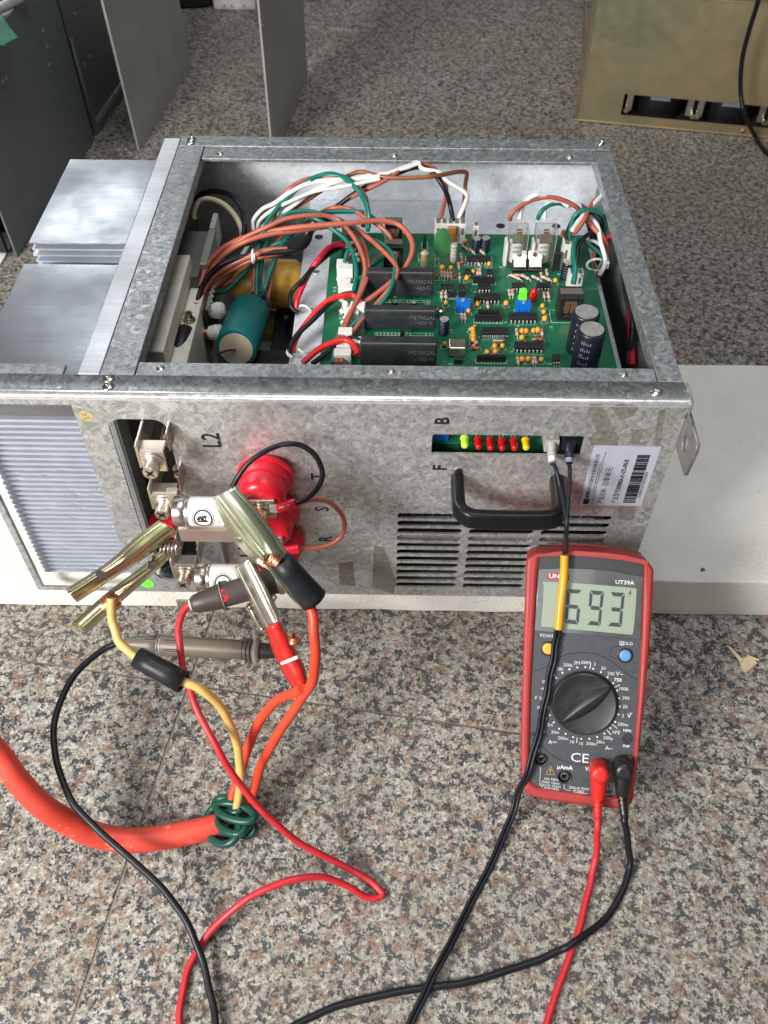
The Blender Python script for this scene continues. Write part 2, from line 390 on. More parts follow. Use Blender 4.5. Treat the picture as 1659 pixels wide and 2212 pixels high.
def text_mesh(items, name, mat, parent, **tags):
    """items = (string, size, matrix, align, xscale): all lettering of one print joined to one mesh"""
    V = []; Fc = []
    for it in items:
        s, size, T = it[:3]; al = it[3] if len(it) > 3 else 'CENTER'; xs = it[4] if len(it) > 4 else 1.; off = it[5] if len(it) > 5 else 0
        cu = bpy.data.curves.new('t', 'FONT'); cu.body = s; cu.size = size; cu.align_x = al; cu.align_y = 'CENTER'; cu.extrude = .00006; cu.offset = off
        cu.resolution_u = 2
        ob = bpy.data.objects.new('t', cu); me = bpy.data.meshes.new_from_object(ob); bpy.data.objects.remove(ob)
        n = len(V); T2 = T @ Matrix.Diagonal((xs, 1, 1, 1))
        V += [tuple(T2 @ v.co) for v in me.vertices]; Fc += [[n + i for i in p.vertices] for p in me.polygons]
        bpy.data.meshes.remove(me)
    me = bpy.data.meshes.new(name); me.from_pydata(V, [], Fc); me.materials.append(M[mat])
    o = bpy.data.objects.new(name, me); COL.objects.link(o); o.parent = parent; o['kind'] = 'stuff'
    for k, v in tags.items(): o[k] = v
    return o
def rrect(x0, x1, y0, y1, r, n=5):
    r = min(r, (x1 - x0) / 2 - 1e-5, (y1 - y0) / 2 - 1e-5)
    out = []
    for cx, cy, a0 in ((x1 - r, y1 - r, 0), (x0 + r, y1 - r, 90), (x0 + r, y0 + r, 180), (x1 - r, y0 + r, 270)):
        for i in range(n + 1):
            a = math.radians(a0 + 90 * i / n); out.append((cx + r * math.cos(a), cy + r * math.sin(a)))
    return out
def circ(cx, cy, r, n=20, ry=None): return [(cx + r * math.cos(2 * math.pi * i / n), cy + (ry or r) * math.sin(2 * math.pi * i / n)) for i in range(n)]
# a frame whose local xy plane is the world xz plane seen from the front (local z = towards the viewer)
def front(y): return Matrix(((1, 0, 0, 0), (0, 0, -1, y), (0, 1, 0, 0), (0, 0, 0, 1)))
def top(z): return Matrix.Translation((0, 0, z))
def pathpx(mp, pts, zs, key='z'):
    """pixel path -> 3D; zs = heights at even stations along the path, interpolated"""
    n = len(pts); out = []
    for i, p in enumerate(pts):
        t = i / (n - 1) * (len(zs) - 1); a = min(int(t), len(zs) - 2); val = zs[a] + (zs[a + 1] - zs[a]) * (t - a)
        u, v = mp(*p) if mp else p
        out.append(at(u, v, **{key: val}))
    return out

# ================================================================== FLOOR
floor = MB().box(-6, 6, -5, 7, -.05, -.0012, 'grout').build('floor', kind='structure')
ta = math.radians(-8.3); tile = None
for i in range(-3, 3):
    for j in range(-2, 4):
        if tile is None:
            tb = MB(); g = .0008; tb.box(g, .6 - g, g - .6, -g, -.02, 0, 'granite')
            tile = tb.build('granite_tile', floor, bevel=.0008); t = tile
        else:
            t = tile.copy(); COL.objects.link(t); t.parent = floor
        t.rotation_euler = (0, 0, ta)
        ox, oy = i * .6 + (0, 0, 0, 0, .27, .27)[j + 2], j * .6
        t.location = (-.1465 + ox * math.cos(ta) - oy * math.sin(ta), -.0510 + ox * math.sin(ta) + oy * math.cos(ta), random.uniform(-.0004, .0003) if (i, j) != (0, 0) else 0)

# foam slab
FT = .044
fb = MB()
nx = 40; fr = []; bk = []
poly = [(-.55 + i * 1.2 / nx, .0168 + random.uniform(-.0007, .0007)) for i in range(nx + 1)] + [(.65 - i * 1.2 / nx, .268 + random.uniform(-.0006, .0006)) for i in range(nx + 1)]
fb.prism(poly, .0005, FT - .0004, 'foam')
foam = fb.build('foam_sheet', bevel=.0012, label='thick white foam slab lying on the granite floor under the open metal power unit', category='foam sheet')
bt = MB().prism([at(1517 + 6 * math.cos(a) * s_, 1232 + 4 * math.sin(a) * s_, z=FT).to_2d()[:] for a, s_ in [(i * 1.05, (1, .5, .9, .6, 1, .7)[i]) for i in range(6)]], FT, FT + .0012, 'speck')
bt.build('debris_crumb', label='tiny dark crumb of debris on the white foam right of the multimeter', category='debris')
# ================================================================== POWER UNIT
unit = empty('power_unit', (0, .15, FT), 'open galvanised steel power unit with exposed circuit board and wiring on white foam', 'power unit')
def U(o): return keep(o, unit)
H = .235; ZB = FT + .0005
# --- front panel with its cut-outs
slots = []
for r in range(11):
    zc = .1335 - .0076 * r
    for x0, x1 in ((.0043, .0478), (.0524, .0957), (.1003, .1450)):
        slots.append(rrect(x0, x1, zc - .0026, zc + .0026, .0026, 4))
cut = []
for (x, y), r in (((-.1676, .2165), 0), ((-.1332, .2172), 0)): pass
cut = rrect(-.1678, -.1330, .0590, .2170, .0085, 5)
hs_open = [(-.2540, .0487), (-.1855, .0487), (-.1855, .2275), (-.2540, .2275)]
led_win = rrect(.0240, .1141, .1918, .2080, .0018, 3)
holes = slots + [cut, hs_open, led_win, rrect(-.200, -.193, .0455, .0472, .0006, 2)]
PX0, PX1 = -.2580, .1695
fp = U(curve_mesh('front_panel', [(PX0, ZB), (PX1, ZB), (PX1, H - .0025), (PX0, H - .0025)], holes, .0014, 'galv', front(.0007)))
# rounded bend + top flange of the front panel
tf = MB()
prof = [(.0000, H - .0026), (.0003, H - .0015), (.0009, H - .0007), (.0019, H - .0001), (.003, H), (.0182, H), (.0186, H - .0012), (.0034, H - .0012), (.0016, H - .0022)]
tf.loft([[Vector((x, y, z)) for x in (PX0, PX1)] for y, z in prof] + [[Vector((x, prof[0][0], prof[0][1])) for x in (PX0, PX1)]], 'galv_rail')
tf.loft([[Vector((x, y - .00012, z + .00012)) for x in (PX0, PX1)] for y, z in ((-.0001, H - .0034), (.0000, H - .0026), (.0003, H - .0015), (.0009, H - .0007), (.0019, H - .0001), (.0030, H), (.0042, H - .0001))], 'bend')  # brighter strip laid over the bend, paints its highlight
for x in (PX0, PX1): tf.add([(x, y, z) for y, z in prof], [list(range(9))], 'galv_rail')
U(tf.build('top_flange'))
def rail(name, poly, z0, z1, mat='galv_rail', bevel=.0004): return U(MB().prism(poly, z0, z1, mat).build(name, bevel=bevel))
rail('rail', [(-.1510, .0188), (.1545, .0188), (.1545, .0312), (-.1510, .0312)], H - .0035, H - .0008)
rail('rail', [(-.2575, .0190), (-.1937, .0190), (-.1937, .0285), (-.2575, .0285)], H - .0035, H - .0006)
rail('rail', [(-.1716, .0188), (-.1514, .0188), (-.1514, .2955), (-.1716, .2955)], H - .010, H - .0002)
rail('rail', [(.1549, .0188), (.1693, .0188), (.1693, .2925), (.1549, .2925)], H - .010, H - .0002)
# rear rail: outer level, lower inner ledge
rail('rail', [(-.1716, .2960), (.1693, .2960), (.1693, .3120), (-.1716, .3120)], H - .012, H - .0004)
rail('rail', [(-.1510, .2768), (.1546, .2768), (.1546, .2957), (-.1510, .2957)], H - .0036, H - .0010)
# side, back, base, inner divider
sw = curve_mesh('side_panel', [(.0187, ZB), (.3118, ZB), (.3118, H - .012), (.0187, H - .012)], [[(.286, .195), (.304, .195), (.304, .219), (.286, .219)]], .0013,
                'galv_dark', Matrix(((0, 0, 1, .1686), (1, 0, 0, 0), (0, 1, 0, 0), (0, 0, 0, 1)))); U(sw)  # darker steel colour stands in for shade on this inner wall
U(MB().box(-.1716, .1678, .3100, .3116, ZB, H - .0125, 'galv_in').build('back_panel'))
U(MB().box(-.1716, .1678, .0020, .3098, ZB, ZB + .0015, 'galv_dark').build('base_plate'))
U(MB().box(-.1712, -.1700, .0188, .3096, ZB + .002, H - .011, 'grey_p').build('divider_panel'))
# heat sink
hs = U(MB().box(-.1847, -.1719, .0190, .3070, ZB + .004, H, 'alu_bar').build('heat_sink', bevel=.0004))
fins = 37
for k in range(fins):
    zt = .2060 - k * .00472
    if zt < .0525: break
    for y0, y1 in ((.0100, .143),):
        f = MB(); n = 18; lx = -.2535 + .0011 * (k % 2)
        pts = [(lx, y1), (-.1848, y1), (-.1848, y0)]
        j = random.random() * 9
        pts += [(-.1848 - (i + 1) * (.0687 / n), y0 + .00004 * math.sin(i * 1.7 + j) + (.0007 * random.random() if random.random() < .12 and k > 8 else 0)) for i in range(n)]
        f.prism(pts, zt - .0021, zt, 'alu_fin').build('fin', hs)
for k in range(10):
    zt = H - .0002 - k * .00475
    MB().box(-.2515 + .001 * (k % 2), -.1848, .1560, .2715, zt - .0013, zt, 'alu' if k < 1 else 'alu_fin').build('fin', hs)
MB().box(-.2535, -.1848, .0085, .143, .2105, .2266, 'alu').build('heat_sink_block', hs, bevel=.0004)
MB().box(-.2535, -.1848, .0290, .1428, .2100, H - .0083, 'alu').build('fin_cover', hs, bevel=.0003)
# frame left of the fins
U(MB().box(-.2578, -.2546, .0016, .0040, ZB, .2270, 'galv_rail').build('frame_flange'))
# mounting ear
ear = curve_mesh('mounting_ear', [(.006, .2285), (-.0250, .2272), (-.0268, .2235), (-.0245, .2012), (-.0225, .2000), (.006, .2002)], [circ(-.0102, .2130, .0042, 20, .0052)], .0022,
                 'plate', Matrix(((0, 0, 1, .1708), (1, 0, 0, 0), (0, 1, 0, 0), (0, 0, 0, 1))), bevel=.0004); U(ear); ear.data.materials[0] = M['ear']
U(MB().box(.1697, .1712, -.001, .0165, H - .012, H + .0012, 'galv_rail').build('corner_tab', bevel=.0003))
# rivets and screws on top
def rivet(x, y, z, r, socket=True, mat='steel'):
    b = MB().lathe([(0, r), (.0004, r), (.0010, r * .86), (.0014, r * .5), (.0015, r * .42), (.0004, r * .30)], (x, y, z - .0002), (0, 0, 1), mat, 20)
    return U(b.build('rivet'))
for x, y in ((-.1653, .0148), (-.1640, .0078), (.1517, .0090)): rivet(x, y, H, .0036)
for x, y in ((-.1631, .3055), (-.1628, .300), (.1628, .3060)): rivet(x, y, H, .0034)
def nut(x, y, z):
    b = MB().lathe([(0, .0026), (.0003, .0026), (.0008, .0019), (.0011, .0012), (.0003, .0010)], (x, y, z), (0, 0, 1), 'steel', 14); U(b.build('rivet_nut'))
for x in (-.1373, -.0012, .1359): nut(x, .0256, H - .0009)
for x in (-.1374, -.0014, .1355): nut(x, .2845, H - .0011)

# --- labels, lettering, residue on the front panel
def FR(x, z, y=-.0001, rot=90): return Matrix.Translation((x, y, z)) @ front(0) @ Matrix.Rotation(math.radians(rot), 4, 'Z')
text_mesh([('L2', .0158, FR(-.1078, .2005), 'CENTER', .82, .00025), ('T', .0128, FR(-.0452, .1702), 'CENTER', .75, .0002), ('S', .0128, FR(-.0444, .1391), 'CENTER', .75, .0002),
           ('R', .0128, FR(-.0435, .1083), 'CENTER', .75, .0002), ('L1', .0158, FR(-.0985, .0935), 'CENTER', .82, .00025),
           ('B', .0120, FR(.0296, .2188), 'CENTER', .85, .0003), ('F', .0120, FR(.0302, .1795), 'CENTER', .85, .0003)], 'printed_letters', 'ink', fp)
lab = curve_mesh('label', [(.1212, .2006), (.1612, .2006), (.1612, .1468), (.1212, .1468)], [], .00016, 'label', front(-.0002), fp)
LB = lambda x, z: FR(x, z, -.00032)
its = [('深圳市库马克新技术股份有限公司', .0029, LB(.1251, .1735), 'CENTER', .92), ('SHENZHEN CUMARK NEW TECHNOLOGY CO., LTD', .0011, LB(.1277, .1728), 'CENTER', 1),
       ('CMK', .0034, LB(.1251, .1545), 'LEFT', .9), ('产品名称:', .0042, LB(.1345, .1490), 'LEFT', .8), ('功率单元', .0048, LB(.1345, .1650), 'LEFT', .9),
       ('产品型号:', .0042, LB(.1432, .1490), 'LEFT', .8), ('ES9000A-A1-075-690-III', .0040, LB(.1432, .1624), 'LEFT', .68, .0001), ('P150991647040704804', .0026, LB(.1578, .1550), 'LEFT', .95)]
text_mesh(its, 'printed_text', 'ink', fp)
bc = MB(); bc.box(.1232, .1268, -.0005, -.0003, .1482, .1530, 'ink'); bc.box(.1288, .12895, -.0005, -.0003, .1482, .196, 'ink')
zz = .1500
while zz < .1935:
    ww = random.choice((.0002, .0002, .0004, .0006, .0009)); bc.box(.1486, .1562, -.0005, -.0003, zz, zz + ww, 'ink'); zz += ww + random.choice((.0002, .0003, .0005))
bc.build('barcode', fp)
def sticker(name, poly, mat, d, **k): return curve_mesh(name, poly, [], .0001, mat, front(-d), fp, **k)
def ragged(poly, a=.0007, n=5):
    out = []
    for i, p in enumerate(poly):
        q = poly[(i + 1) % len(poly)]
        for k in range(n):
            t = k / n; out.append((p[0] + (q[0] - p[0]) * t + random.uniform(-a, a), p[1] + (q[1] - p[1]) * t + random.uniform(-a, a)))
    return out
sticker('round_sticker', circ(-.1791, .2192, .0042), 'gold_st', .0002)
text_mesh([('QC', .0030, FR(-.1791, .2207, -.0003, 20), 'CENTER'), ('PASS', .0020, FR(-.1789, .2175, -.0003, 20), 'CENTER')], 'printed_text', 'residue', fp)
sticker('round_sticker', circ(-.1762, .0545, .0052), 'green_st', .0002, label='bright green round sticker')
pxz = lambda mp, pts: [(lambda p: (p.x, p.z))(at(*mp(*q), y=0)) for q in pts]
res = [pxz(Z5, [(1090, 165), (1145, 160), (1185, 240), (1235, 340), (1230, 375), (1100, 365), (1075, 335), (1120, 300), (1100, 235), (1075, 215)]),
       pxz(Z5, [(1190, 180), (1240, 160), (1330, 175), (1310, 225), (1240, 240)]),
       pxz(Z5, [(1295, 290), (1350, 290), (1340, 362), (1290, 362)]), pxz(Z5, [(1440, 190), (1470, 190), (1440, 362), (1405, 362)]),
       pxz(Z5, [(1240, 660), (1320, 668), (1305, 745), (1225, 735)]),
       pxz(Z5, [(15, 870), (65, 880), (125, 1060), (110, 1110), (5, 1075)]), pxz(Z4, [(1290, 1450), (1410, 1440), (1430, 1640), (1300, 1620)])]
for q in res[:5]: sticker('tape_residue', ragged(q, .0006), 'residue', .00009)
for q in res[5:]: sticker('tape_residue', ragged(q, .0004), 'residue', .00009)
# dust smears near T/S lettering
for cx, cz, n in ((-.036, .153, 9), (-.033, .139, 14), (-.030, .120, 12), (.003, .142, 16)):
    b = MB()
    for i in range(n):
        x, z = cx + random.gauss(0, .0035), cz + random.gauss(0, .004); r = random.uniform(.0003, .0010)
        b.add([(x + r * math.cos(a) * random.uniform(.5, 1.3), -.00008, z + r * math.sin(a) * random.uniform(.5, 1.6)) for a in [0, 1, 2, 3.1, 4.2, 5.2]], [[5, 4, 3, 2, 1, 0]], 'residue')
    b.build('dirt_mark', fp, kind='stuff')
b = MB()
for i in range(60):       # scratches beside the seam of old tape
    x = -.025 + random.gauss(0, .0004) ; z = random.uniform(.085, .185); b.box(x, x + .0003, -.00012, -.00005, z, z + random.uniform(.0004, .002), 'residue')
b.build('dirt_mark', fp, kind='stuff')

# --- handle
hz = .1690; hp = [(.0412, 0, hz), (.0412, -.018, hz + .0005), (.0418, -.026, hz + .001), (.0450, -.0315, hz + .002), (.0510, -.034, hz + .002), (.072, -.0345, hz + .002),
      (.0930, -.034, hz + .002), (.0990, -.0315, hz + .002), (.1024, -.026, hz + .001), (.1030, -.018, hz + .0005), (.1030, 0, hz)]
hb = MB().tube(spline(hp, 5), .0040, 'handle', 28, True, None, 1.55, 3.6)
U(hb.build('handle'))
U(MB().lathe([(0, .0032), (.0008, .0032), (.0012, .0024)], (.0415, .0006, .1765), (0, -1, 0), 'steel', 16).build('screw'))
# --- baffle and dark things behind the vents
U(MB().box(.002, .147, .0045, .0057, .0995, .1085, 'galv_rail').build('baffle'))
U(MB().box(.002, .147, .020, .0215, ZB + .003, .135, 'dark').build('vent_shade_sheet'))  # near-black sheet stands in for the unlit space behind the vents
b = MB()
for zc in (.1253, .1108):
    for i in range(19): b.box(.008 + i * .0068, .0086 + i * .0068, .0190, .0198, zc - .003, zc + .003, 'elstripe')
    b.box(.006, .140, .0190, .0198, zc - .0003, zc + .0003, 'elstripe')
U(b.build('grille_lines'))

# --- LED window: display row
def led(p0, ax, mat, r=.0025, ln=.0078, parent=None, name='indicator_lamp'):
    b = MB().lathe([(0, r * 1.16), (.001, r * 1.16), (.0011, r), (ln - r, r), (ln - r * .45, r * .88), (ln - r * .1, r * .5), (ln, r * .06)], p0, ax, mat, 16)
    return b.build(name, parent)

# --- circuit board on its tray
PZ = .1920
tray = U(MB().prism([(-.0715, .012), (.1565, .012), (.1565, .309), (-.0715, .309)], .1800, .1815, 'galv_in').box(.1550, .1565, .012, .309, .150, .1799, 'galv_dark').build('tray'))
pcb = U(MB().box(-.0490, .1495, .0100, .2425, PZ - .0016, PZ, 'pcb').build('circuit_board'))
def B(o): o.parent = pcb; o.matrix_parent_inverse = pcb.matrix_parent_inverse.copy(); return o
pcb.matrix_parent_inverse = pcb.matrix_parent_inverse
pcb_inv = Matrix.Identity(4)
def Bp(o): o.parent = pcb; o.matrix_parent_inverse = Matrix.Identity(4); return o
def bp(mp, x, y): return at(*mp(x, y), z=PZ)
silk = MB(); dots = []
def sbox(p0, p1, t=.00025):
    x0, x1 = sorted((p0[0], p1[0])); y0, y1 = sorted((p0[1], p1[1])); z0, z1 = PZ, PZ + .00006
    silk.box(x0, x1, y0, y0 + t, z0, z1, 'silk'); silk.box(x0, x1, y1 - t, y1, z0, z1, 'silk'); silk.box(x0, x0 + t, y0, y1, z0, z1, 'silk'); silk.box(x1 - t, x1, y0, y1, z0, z1, 'silk')
silk_txt = []
def stxt(x, y, s, size=.0018, rot=0): silk_txt.append((s, size, Matrix.Translation((x, y, PZ + .0001)) @ Matrix.Rotation(math.radians(rot), 4, 'Z'), 'CENTER'))
cnt = [1]
def ic(mp, xl, xr, y, dep=.0064, h=.0034, legs=7, name='chip', pinned=True, both=True):
    a, c = bp(mp, xl, y), bp(mp, xr, y); x0, x1, y0 = a.x, c.x, (a.y + c.y) / 2
    b = MB().box(x0, x1, y0, y0 + dep, PZ + .0008, PZ + .0008 + h, 'ic')
    if legs:
        for i in range(legs):
            px = x0 + (x1 - x0) * (i + .5) / legs; pw = min(.0006, (x1 - x0) / legs * .28)
            b.box(px - pw, px + pw, y0 - .0011, y0 - .0001, PZ + .0019, PZ + .0023, 'pin'); b.box(px - pw * .8, px + pw * .8, y0 - .0014, y0 - .0010, PZ, PZ + .0022, 'pin')
    Bp(b.build(name, bevel=.0002)); sbox((x0 - .0008, y0 - .0024), (x1 + .0008, y0 - .0021)); stxt(x0 - .0022, y0, 'U%d' % cnt[0]); cnt[0] += 1
def sip(mp, xl, xr, y, n=9):
    a, c = bp(mp, xl, y), bp(mp, xr, y); b = MB().box(a.x, c.x, a.y, a.y + .0022, PZ + .0005, PZ + .0050, 'ic')
    for i in range(n):
        px = a.x + (c.x - a.x) * (i + .5) / n; b.box(px - .0003, px + .0003, a.y - .0008, a.y - .0003, PZ, PZ + .0004, 'silk')
    Bp(b.build('resistor_array')); sbox((a.x - .0006, a.y - .0016), (c.x + .0006, a.y + .003))
def cer(mp, x, y, r=.0022, mat='ceramic', rot=None):
    p = bp(mp, x, y); b = MB().lathe([(0, .0006), (r * .35, r * .8), (r, r), (r * 1.65, r * .8), (r * 2, .0005)], p + Vector((0, 0, .0008)), (0, 0, 1), mat, 10)
    b.box(p.x - .0011, p.x - .0008, p.y - .0002, p.y + .0001, PZ, PZ + .0015, 'pin').box(p.x + .0008, p.x + .0011, p.y - .0002, p.y + .0001, PZ, PZ + .0015, 'pin')
    Bp(b.build('ceramic_capacitor')); sbox((p.x - .0024, p.y - .0018), (p.x + .0024, p.y + .0018), .0002)
def res_(mp, x, y, ln=.0062, r=.0011, ang=90, mat='res_pink', lift=.0016, bands=3):
    p = bp(mp, x, y) + Vector((0, 0, lift)); d = Vector((math.cos(math.radians(ang)), math.sin(math.radians(ang)), 0))
    b = MB().lathe([(0, r * .9), (ln * .12, r * 1.15), (ln * .25, r), (ln * .75, r), (ln * .88, r * 1.15), (ln, r * .9)], p - d * ln / 2, d, mat, 10)
    for k in range(bands):
        t = .28 + .17 * k; q = p + d * ln * (t - .5); b.tube([q - d * ln * .03, q + d * ln * .03], r * 1.06, random.choice(('res_band', 'ink', 'res_band', 'btn_y')), 10, False)
    b.tube([p - d * (ln / 2 + .002) - Vector((0, 0, lift)), p - d * (ln / 2 + .0015), p + d * (ln / 2 + .0015), p + d * (ln / 2 + .002) - Vector((0, 0, lift))], .00028, 'pin', 5)
    Bp(b.build('resistor'))
# hybrid driver modules
for (x0, x1, ym, dep, h, tx) in ((430, 1045, 740, .0075, .021, 945), (410, 1070, 1042, .0075, .0165, 970), (375, 1075, 1400, .0085, .021, 965)):
    a, c = bp(ZE, x0, ym), bp(ZE, x1, ym)
    m_o = Bp(MB().box(a.x, c.x, a.y, a.y + dep, PZ + .001, PZ + h, 'module').build('driver_module', bevel=.0012))
    T = front(a.y - .0002)
    text_mesh([('M57962AL', .0044, Matrix.Translation((c.x - .0095, 0, PZ + h * .66)) @ T, 'CENTER', .95, -.00006), ('• 4ZJ9 FI', .0038, Matrix.Translation((c.x - .0085, 0, PZ + h * .40)) @ T, 'CENTER', .9, -.00006)], 'printed_text', 'mod_print', m_o)
    pr = MB()
    for i in range(10):
        px = a.x + .0085 + i * .00255
        if ym < 1300: pr.box(px, px + .0011, a.y - .0052, a.y - .0030, PZ, PZ + .0007, 'pin')
    for px in (c.x - .007, c.x - .0045):
        if ym < 1300: pr.box(px, px + .0011, a.y - .0052, a.y - .0030, PZ, PZ + .0007, 'pin')
    if ym < 1300:
        Bp(pr.build('solder_pads')); sbox((a.x + .0075, a.y - .0056), (c.x - .002, a.y - .0026)); stxt(c.x - .004, a.y - .0075, 'U%d' % (ym // 100))
# dual in line chips
ic(Z2, 252, 445, 590, legs=7); ic(Z2, 242, 292, 690, .0055, .0030, 2); ic(Z2, 417, 465, 692, .0055, .003, 2)
sip(Z2, 305, 485, 742); ic(Z2, 345, 395, 812, .0055, .003, 2); ic(Z2, 397, 448, 812, .0055, .003, 2)
ic(Z2, 320, 525, 900, legs=7); sip(Z2, 345, 515, 1012, 8); sip(Z2, 318, 540, 1052, 8)
ic(Z2, 598, 820, 1060, legs=7); ic(Z2, 378, 590, 1180, legs=14); sip(Z2, 335, 572, 1378, 9)
ic(Z2, 645, 872, 1298, legs=7); ic(Z2, 48, 100, 812, .005, .003, 2); ic(Z2, 102, 150, 812, .005, .003, 2); ic(Z2, 195, 240, 812, .005, .003, 2)
ic(Z2, 622, 670, 800, .005, .003, 2); ic(Z2, 672, 722, 800, .005, .003, 2); ic(Z2, 822, 872, 800, .005, .003, 2); ic(Z2, 876, 926, 800, .005, .003, 2)
sip(Z2, 108, 170, 858, 3); sip(Z2, 190, 245, 858, 3); ic(ZE, 1240, 1322, 1358, .004, .003, 0)
ic(Z2, 950, 1010, 1395, .006, .003, 3)
# small parts
for x, y in ((240, 425), (55, 640), (127, 640), (435, 605), (86, 920), (268, 985), (340, 930), (302, 1140), (305, 1168), (305, 1196), (305, 1225), (480, 1275), (543, 1270),
             (418, 1320), (486, 1318), (305, 668), (255, 720), (572, 925), (866, 945), (876, 995), (884, 1052), (700, 1150), (735, 1150), (793, 1148), (827, 1145), (700, 1205),
             (702, 1380), (750, 1378), (857, 1380), (970, 740), (75, 1255)):
    cer(Z2, x, y, random.uniform(.0017, .0022))
for x, y, a in ((50, 680, 90), (74, 685, 90), (100, 690, 90), (126, 685, 90), (190, 610, 90), (197, 695, 90), (240, 465, 125), (295, 492, 120), (378, 500, 120), (343, 660, 90), (362, 660, 90),
                (52, 850, 90), (85, 850, 90), (345, 590, 110), (215, 1025, 90), (240, 1025, 90), (425, 930, 90), (600, 830, 90), (624, 830, 90), (880, 850, 90), (915, 850, 90),
                (655, 708, 140), (728, 705, 140), (812, 710, 140), (898, 715, 140), (640, 690, 0), (686, 690, 0), (858, 690, 90), (902, 665, 90), (660, 1150, 90), (862, 1150, 90),
                (668, 1380, 90), (790, 1380, 90), (808, 1380, 90), (300, 1115, 45), (320, 1250, 60)):
    res_(Z2, x, y, ang=a)
for x, y, mt in ((322, 1278, 'res_band'), (835, 1207, 'res_band')): res_(Z2, x, y, .005, .0011, 0, mt, bands=1)
for x, y in ((217, 590), (160, 700), (13, 705)): cer(Z2, x, y, .0014, 'res_band')
res_(Z2, 210, 535, .005, .0012, 90, 'pin')
# power resistors standing upright
def upright(mp, x, y, h, r, mat, band='res_band'):
    p = bp(mp, x, y); b = MB().lathe([(0, r * .8), (h * .1, r), (h * .2, r * .92), (h * .8, r * .92), (h * .9, r), (h, r * .6)], p + Vector((0, 0, .002)), (0, 0, 1), mat, 16)
    for t in (.35, .55, .72): b.tube([p + Vector((0, 0, .002 + h * t)), p + Vector((0, 0, .002 + h * (t + .05)))], r * .97, band, 16, False)
    b.tube([p, p + Vector((0, 0, .003))], .0004, 'pin', 6); Bp(b.build('power_resistor'))
upright(ZE, 965, 470, .0125, .0030, 'res_tan', 'btn_y'); upright(Z2, 145, 580, .015, .0028, 'res_grey', 'res_tan'); upright(ZE, 965, 300, .012, .0011, 'ic', 'ic')
# varistor and film capacitor
p = bp(ZE, 1125, 440); b = MB().lathe([(-.0020, .0004), (-.0018, .005), (-.001, .0068), (.001, .0068), (.0018, .005), (.002, .0004)], (0, 0, 0), (0, 1, 0), 'ceramic_g', 28)
b.v = [(p.x + v[0], p.y + v[1] + .0035, PZ + .0165 + v[2] * 1.75) for v in b.v]; b.tube([(p.x - .002, p.y + .003, PZ), (p.x - .002, p.y + .003, PZ + .008)], .0004, 'pin', 6); Bp(b.build('varistor'))
p = bp(Z2, 128, 440); Bp(MB().box(p.x - .0035, p.x + .0035, p.y, p.y + .003, PZ + .003, PZ + .016, 'ceramic_b').build('film_capacitor', bevel=.0008))
# white header connectors
def header(name, mp, xl, xr, y, dep, h, slots_=0):
    a, c = bp(mp, xl, y), bp(mp, xr, y)
    b = MB().box(a.x, c.x, a.y, a.y + dep, PZ, PZ + h, 'white_p')
    for i in range(slots_):
        px = a.x + (c.x - a.x) * (i + .5) / slots_; b.box(px - .0009, px + .0009, a.y - .0003, a.y, PZ + h * .45, PZ + h * .8, 'grey_p')
        b.box(px - .0014, px + .0014, a.y + .001, a.y + dep - .001, PZ + h, PZ + h + .001, 'grey_p')
    return Bp(b.build(name, bevel=.0004))
header('connector', Z2, -8, 238, 415, .008, .0165, 5); header('connector', Z2, 298, 345, 415, .006, .0145, 1)
header('connector', Z2, 1012, 1108, 630, .010, .021, 2); header('connector', Z2, 1065, 1180, 800, .008, .014, 2)
# crystal oscillator, small crystal, trimmers
a, c = bp(ZE, 1190, 1290), bp(ZE, 1345, 1290); Bp(MB().box(a.x, c.x, a.y, a.y + .0105, PZ + .0006, PZ + .0075, 'can').build('oscillator_can', bevel=.0008))
a, c = bp(Z2, 460, 1250), bp(Z2, 562, 1250); Bp(MB().prism(rrect(a.x, c.x, a.y, a.y + .004, .0019, 4), PZ + .0006, PZ + .0048, 'can').build('crystal', bevel=.0004))
for x0, x1, y in ((165, 278, 975), (648, 765, 992)):
    a, c = bp(Z2, x0, y), bp(Z2, x1, y); b = MB().box(a.x, c.x, a.y, a.y + .005, PZ + .0004, PZ + .0088, 'blue')
    for i in range(4): b.box(a.x + .001 + i * .0025, a.x + .0024 + i * .0025, a.y - .0006, a.y, PZ + .0004, PZ + .0050, 'blue')
    b.lathe([(0, .0014), (.0009, .0014)], ((a.x + c.x) / 2, a.y + .0022, PZ + .0088), (0, 0, 1), 'pin', 12)
    b.box((a.x + c.x) / 2 - .0010, (a.x + c.x) / 2 + .0010, a.y + .0020, a.y + .0024, PZ + .0097, PZ + .0098, 'ink')
    Bp(b.build('trimmer')); sbox((a.x - .0005, a.y - .0016), (c.x + .0005, a.y + .006))
# board LEDs
p = bp(Z2, 705, 868); Bp(led(p + Vector((0, 0, .0008)), (0, -.05, 1), 'green_lit', .0027, .0085)); p = bp(Z2, 792, 870); Bp(led(p + Vector((0, 0, .0008)), (0, -.05, 1), 'red_led', .0027, .0085))
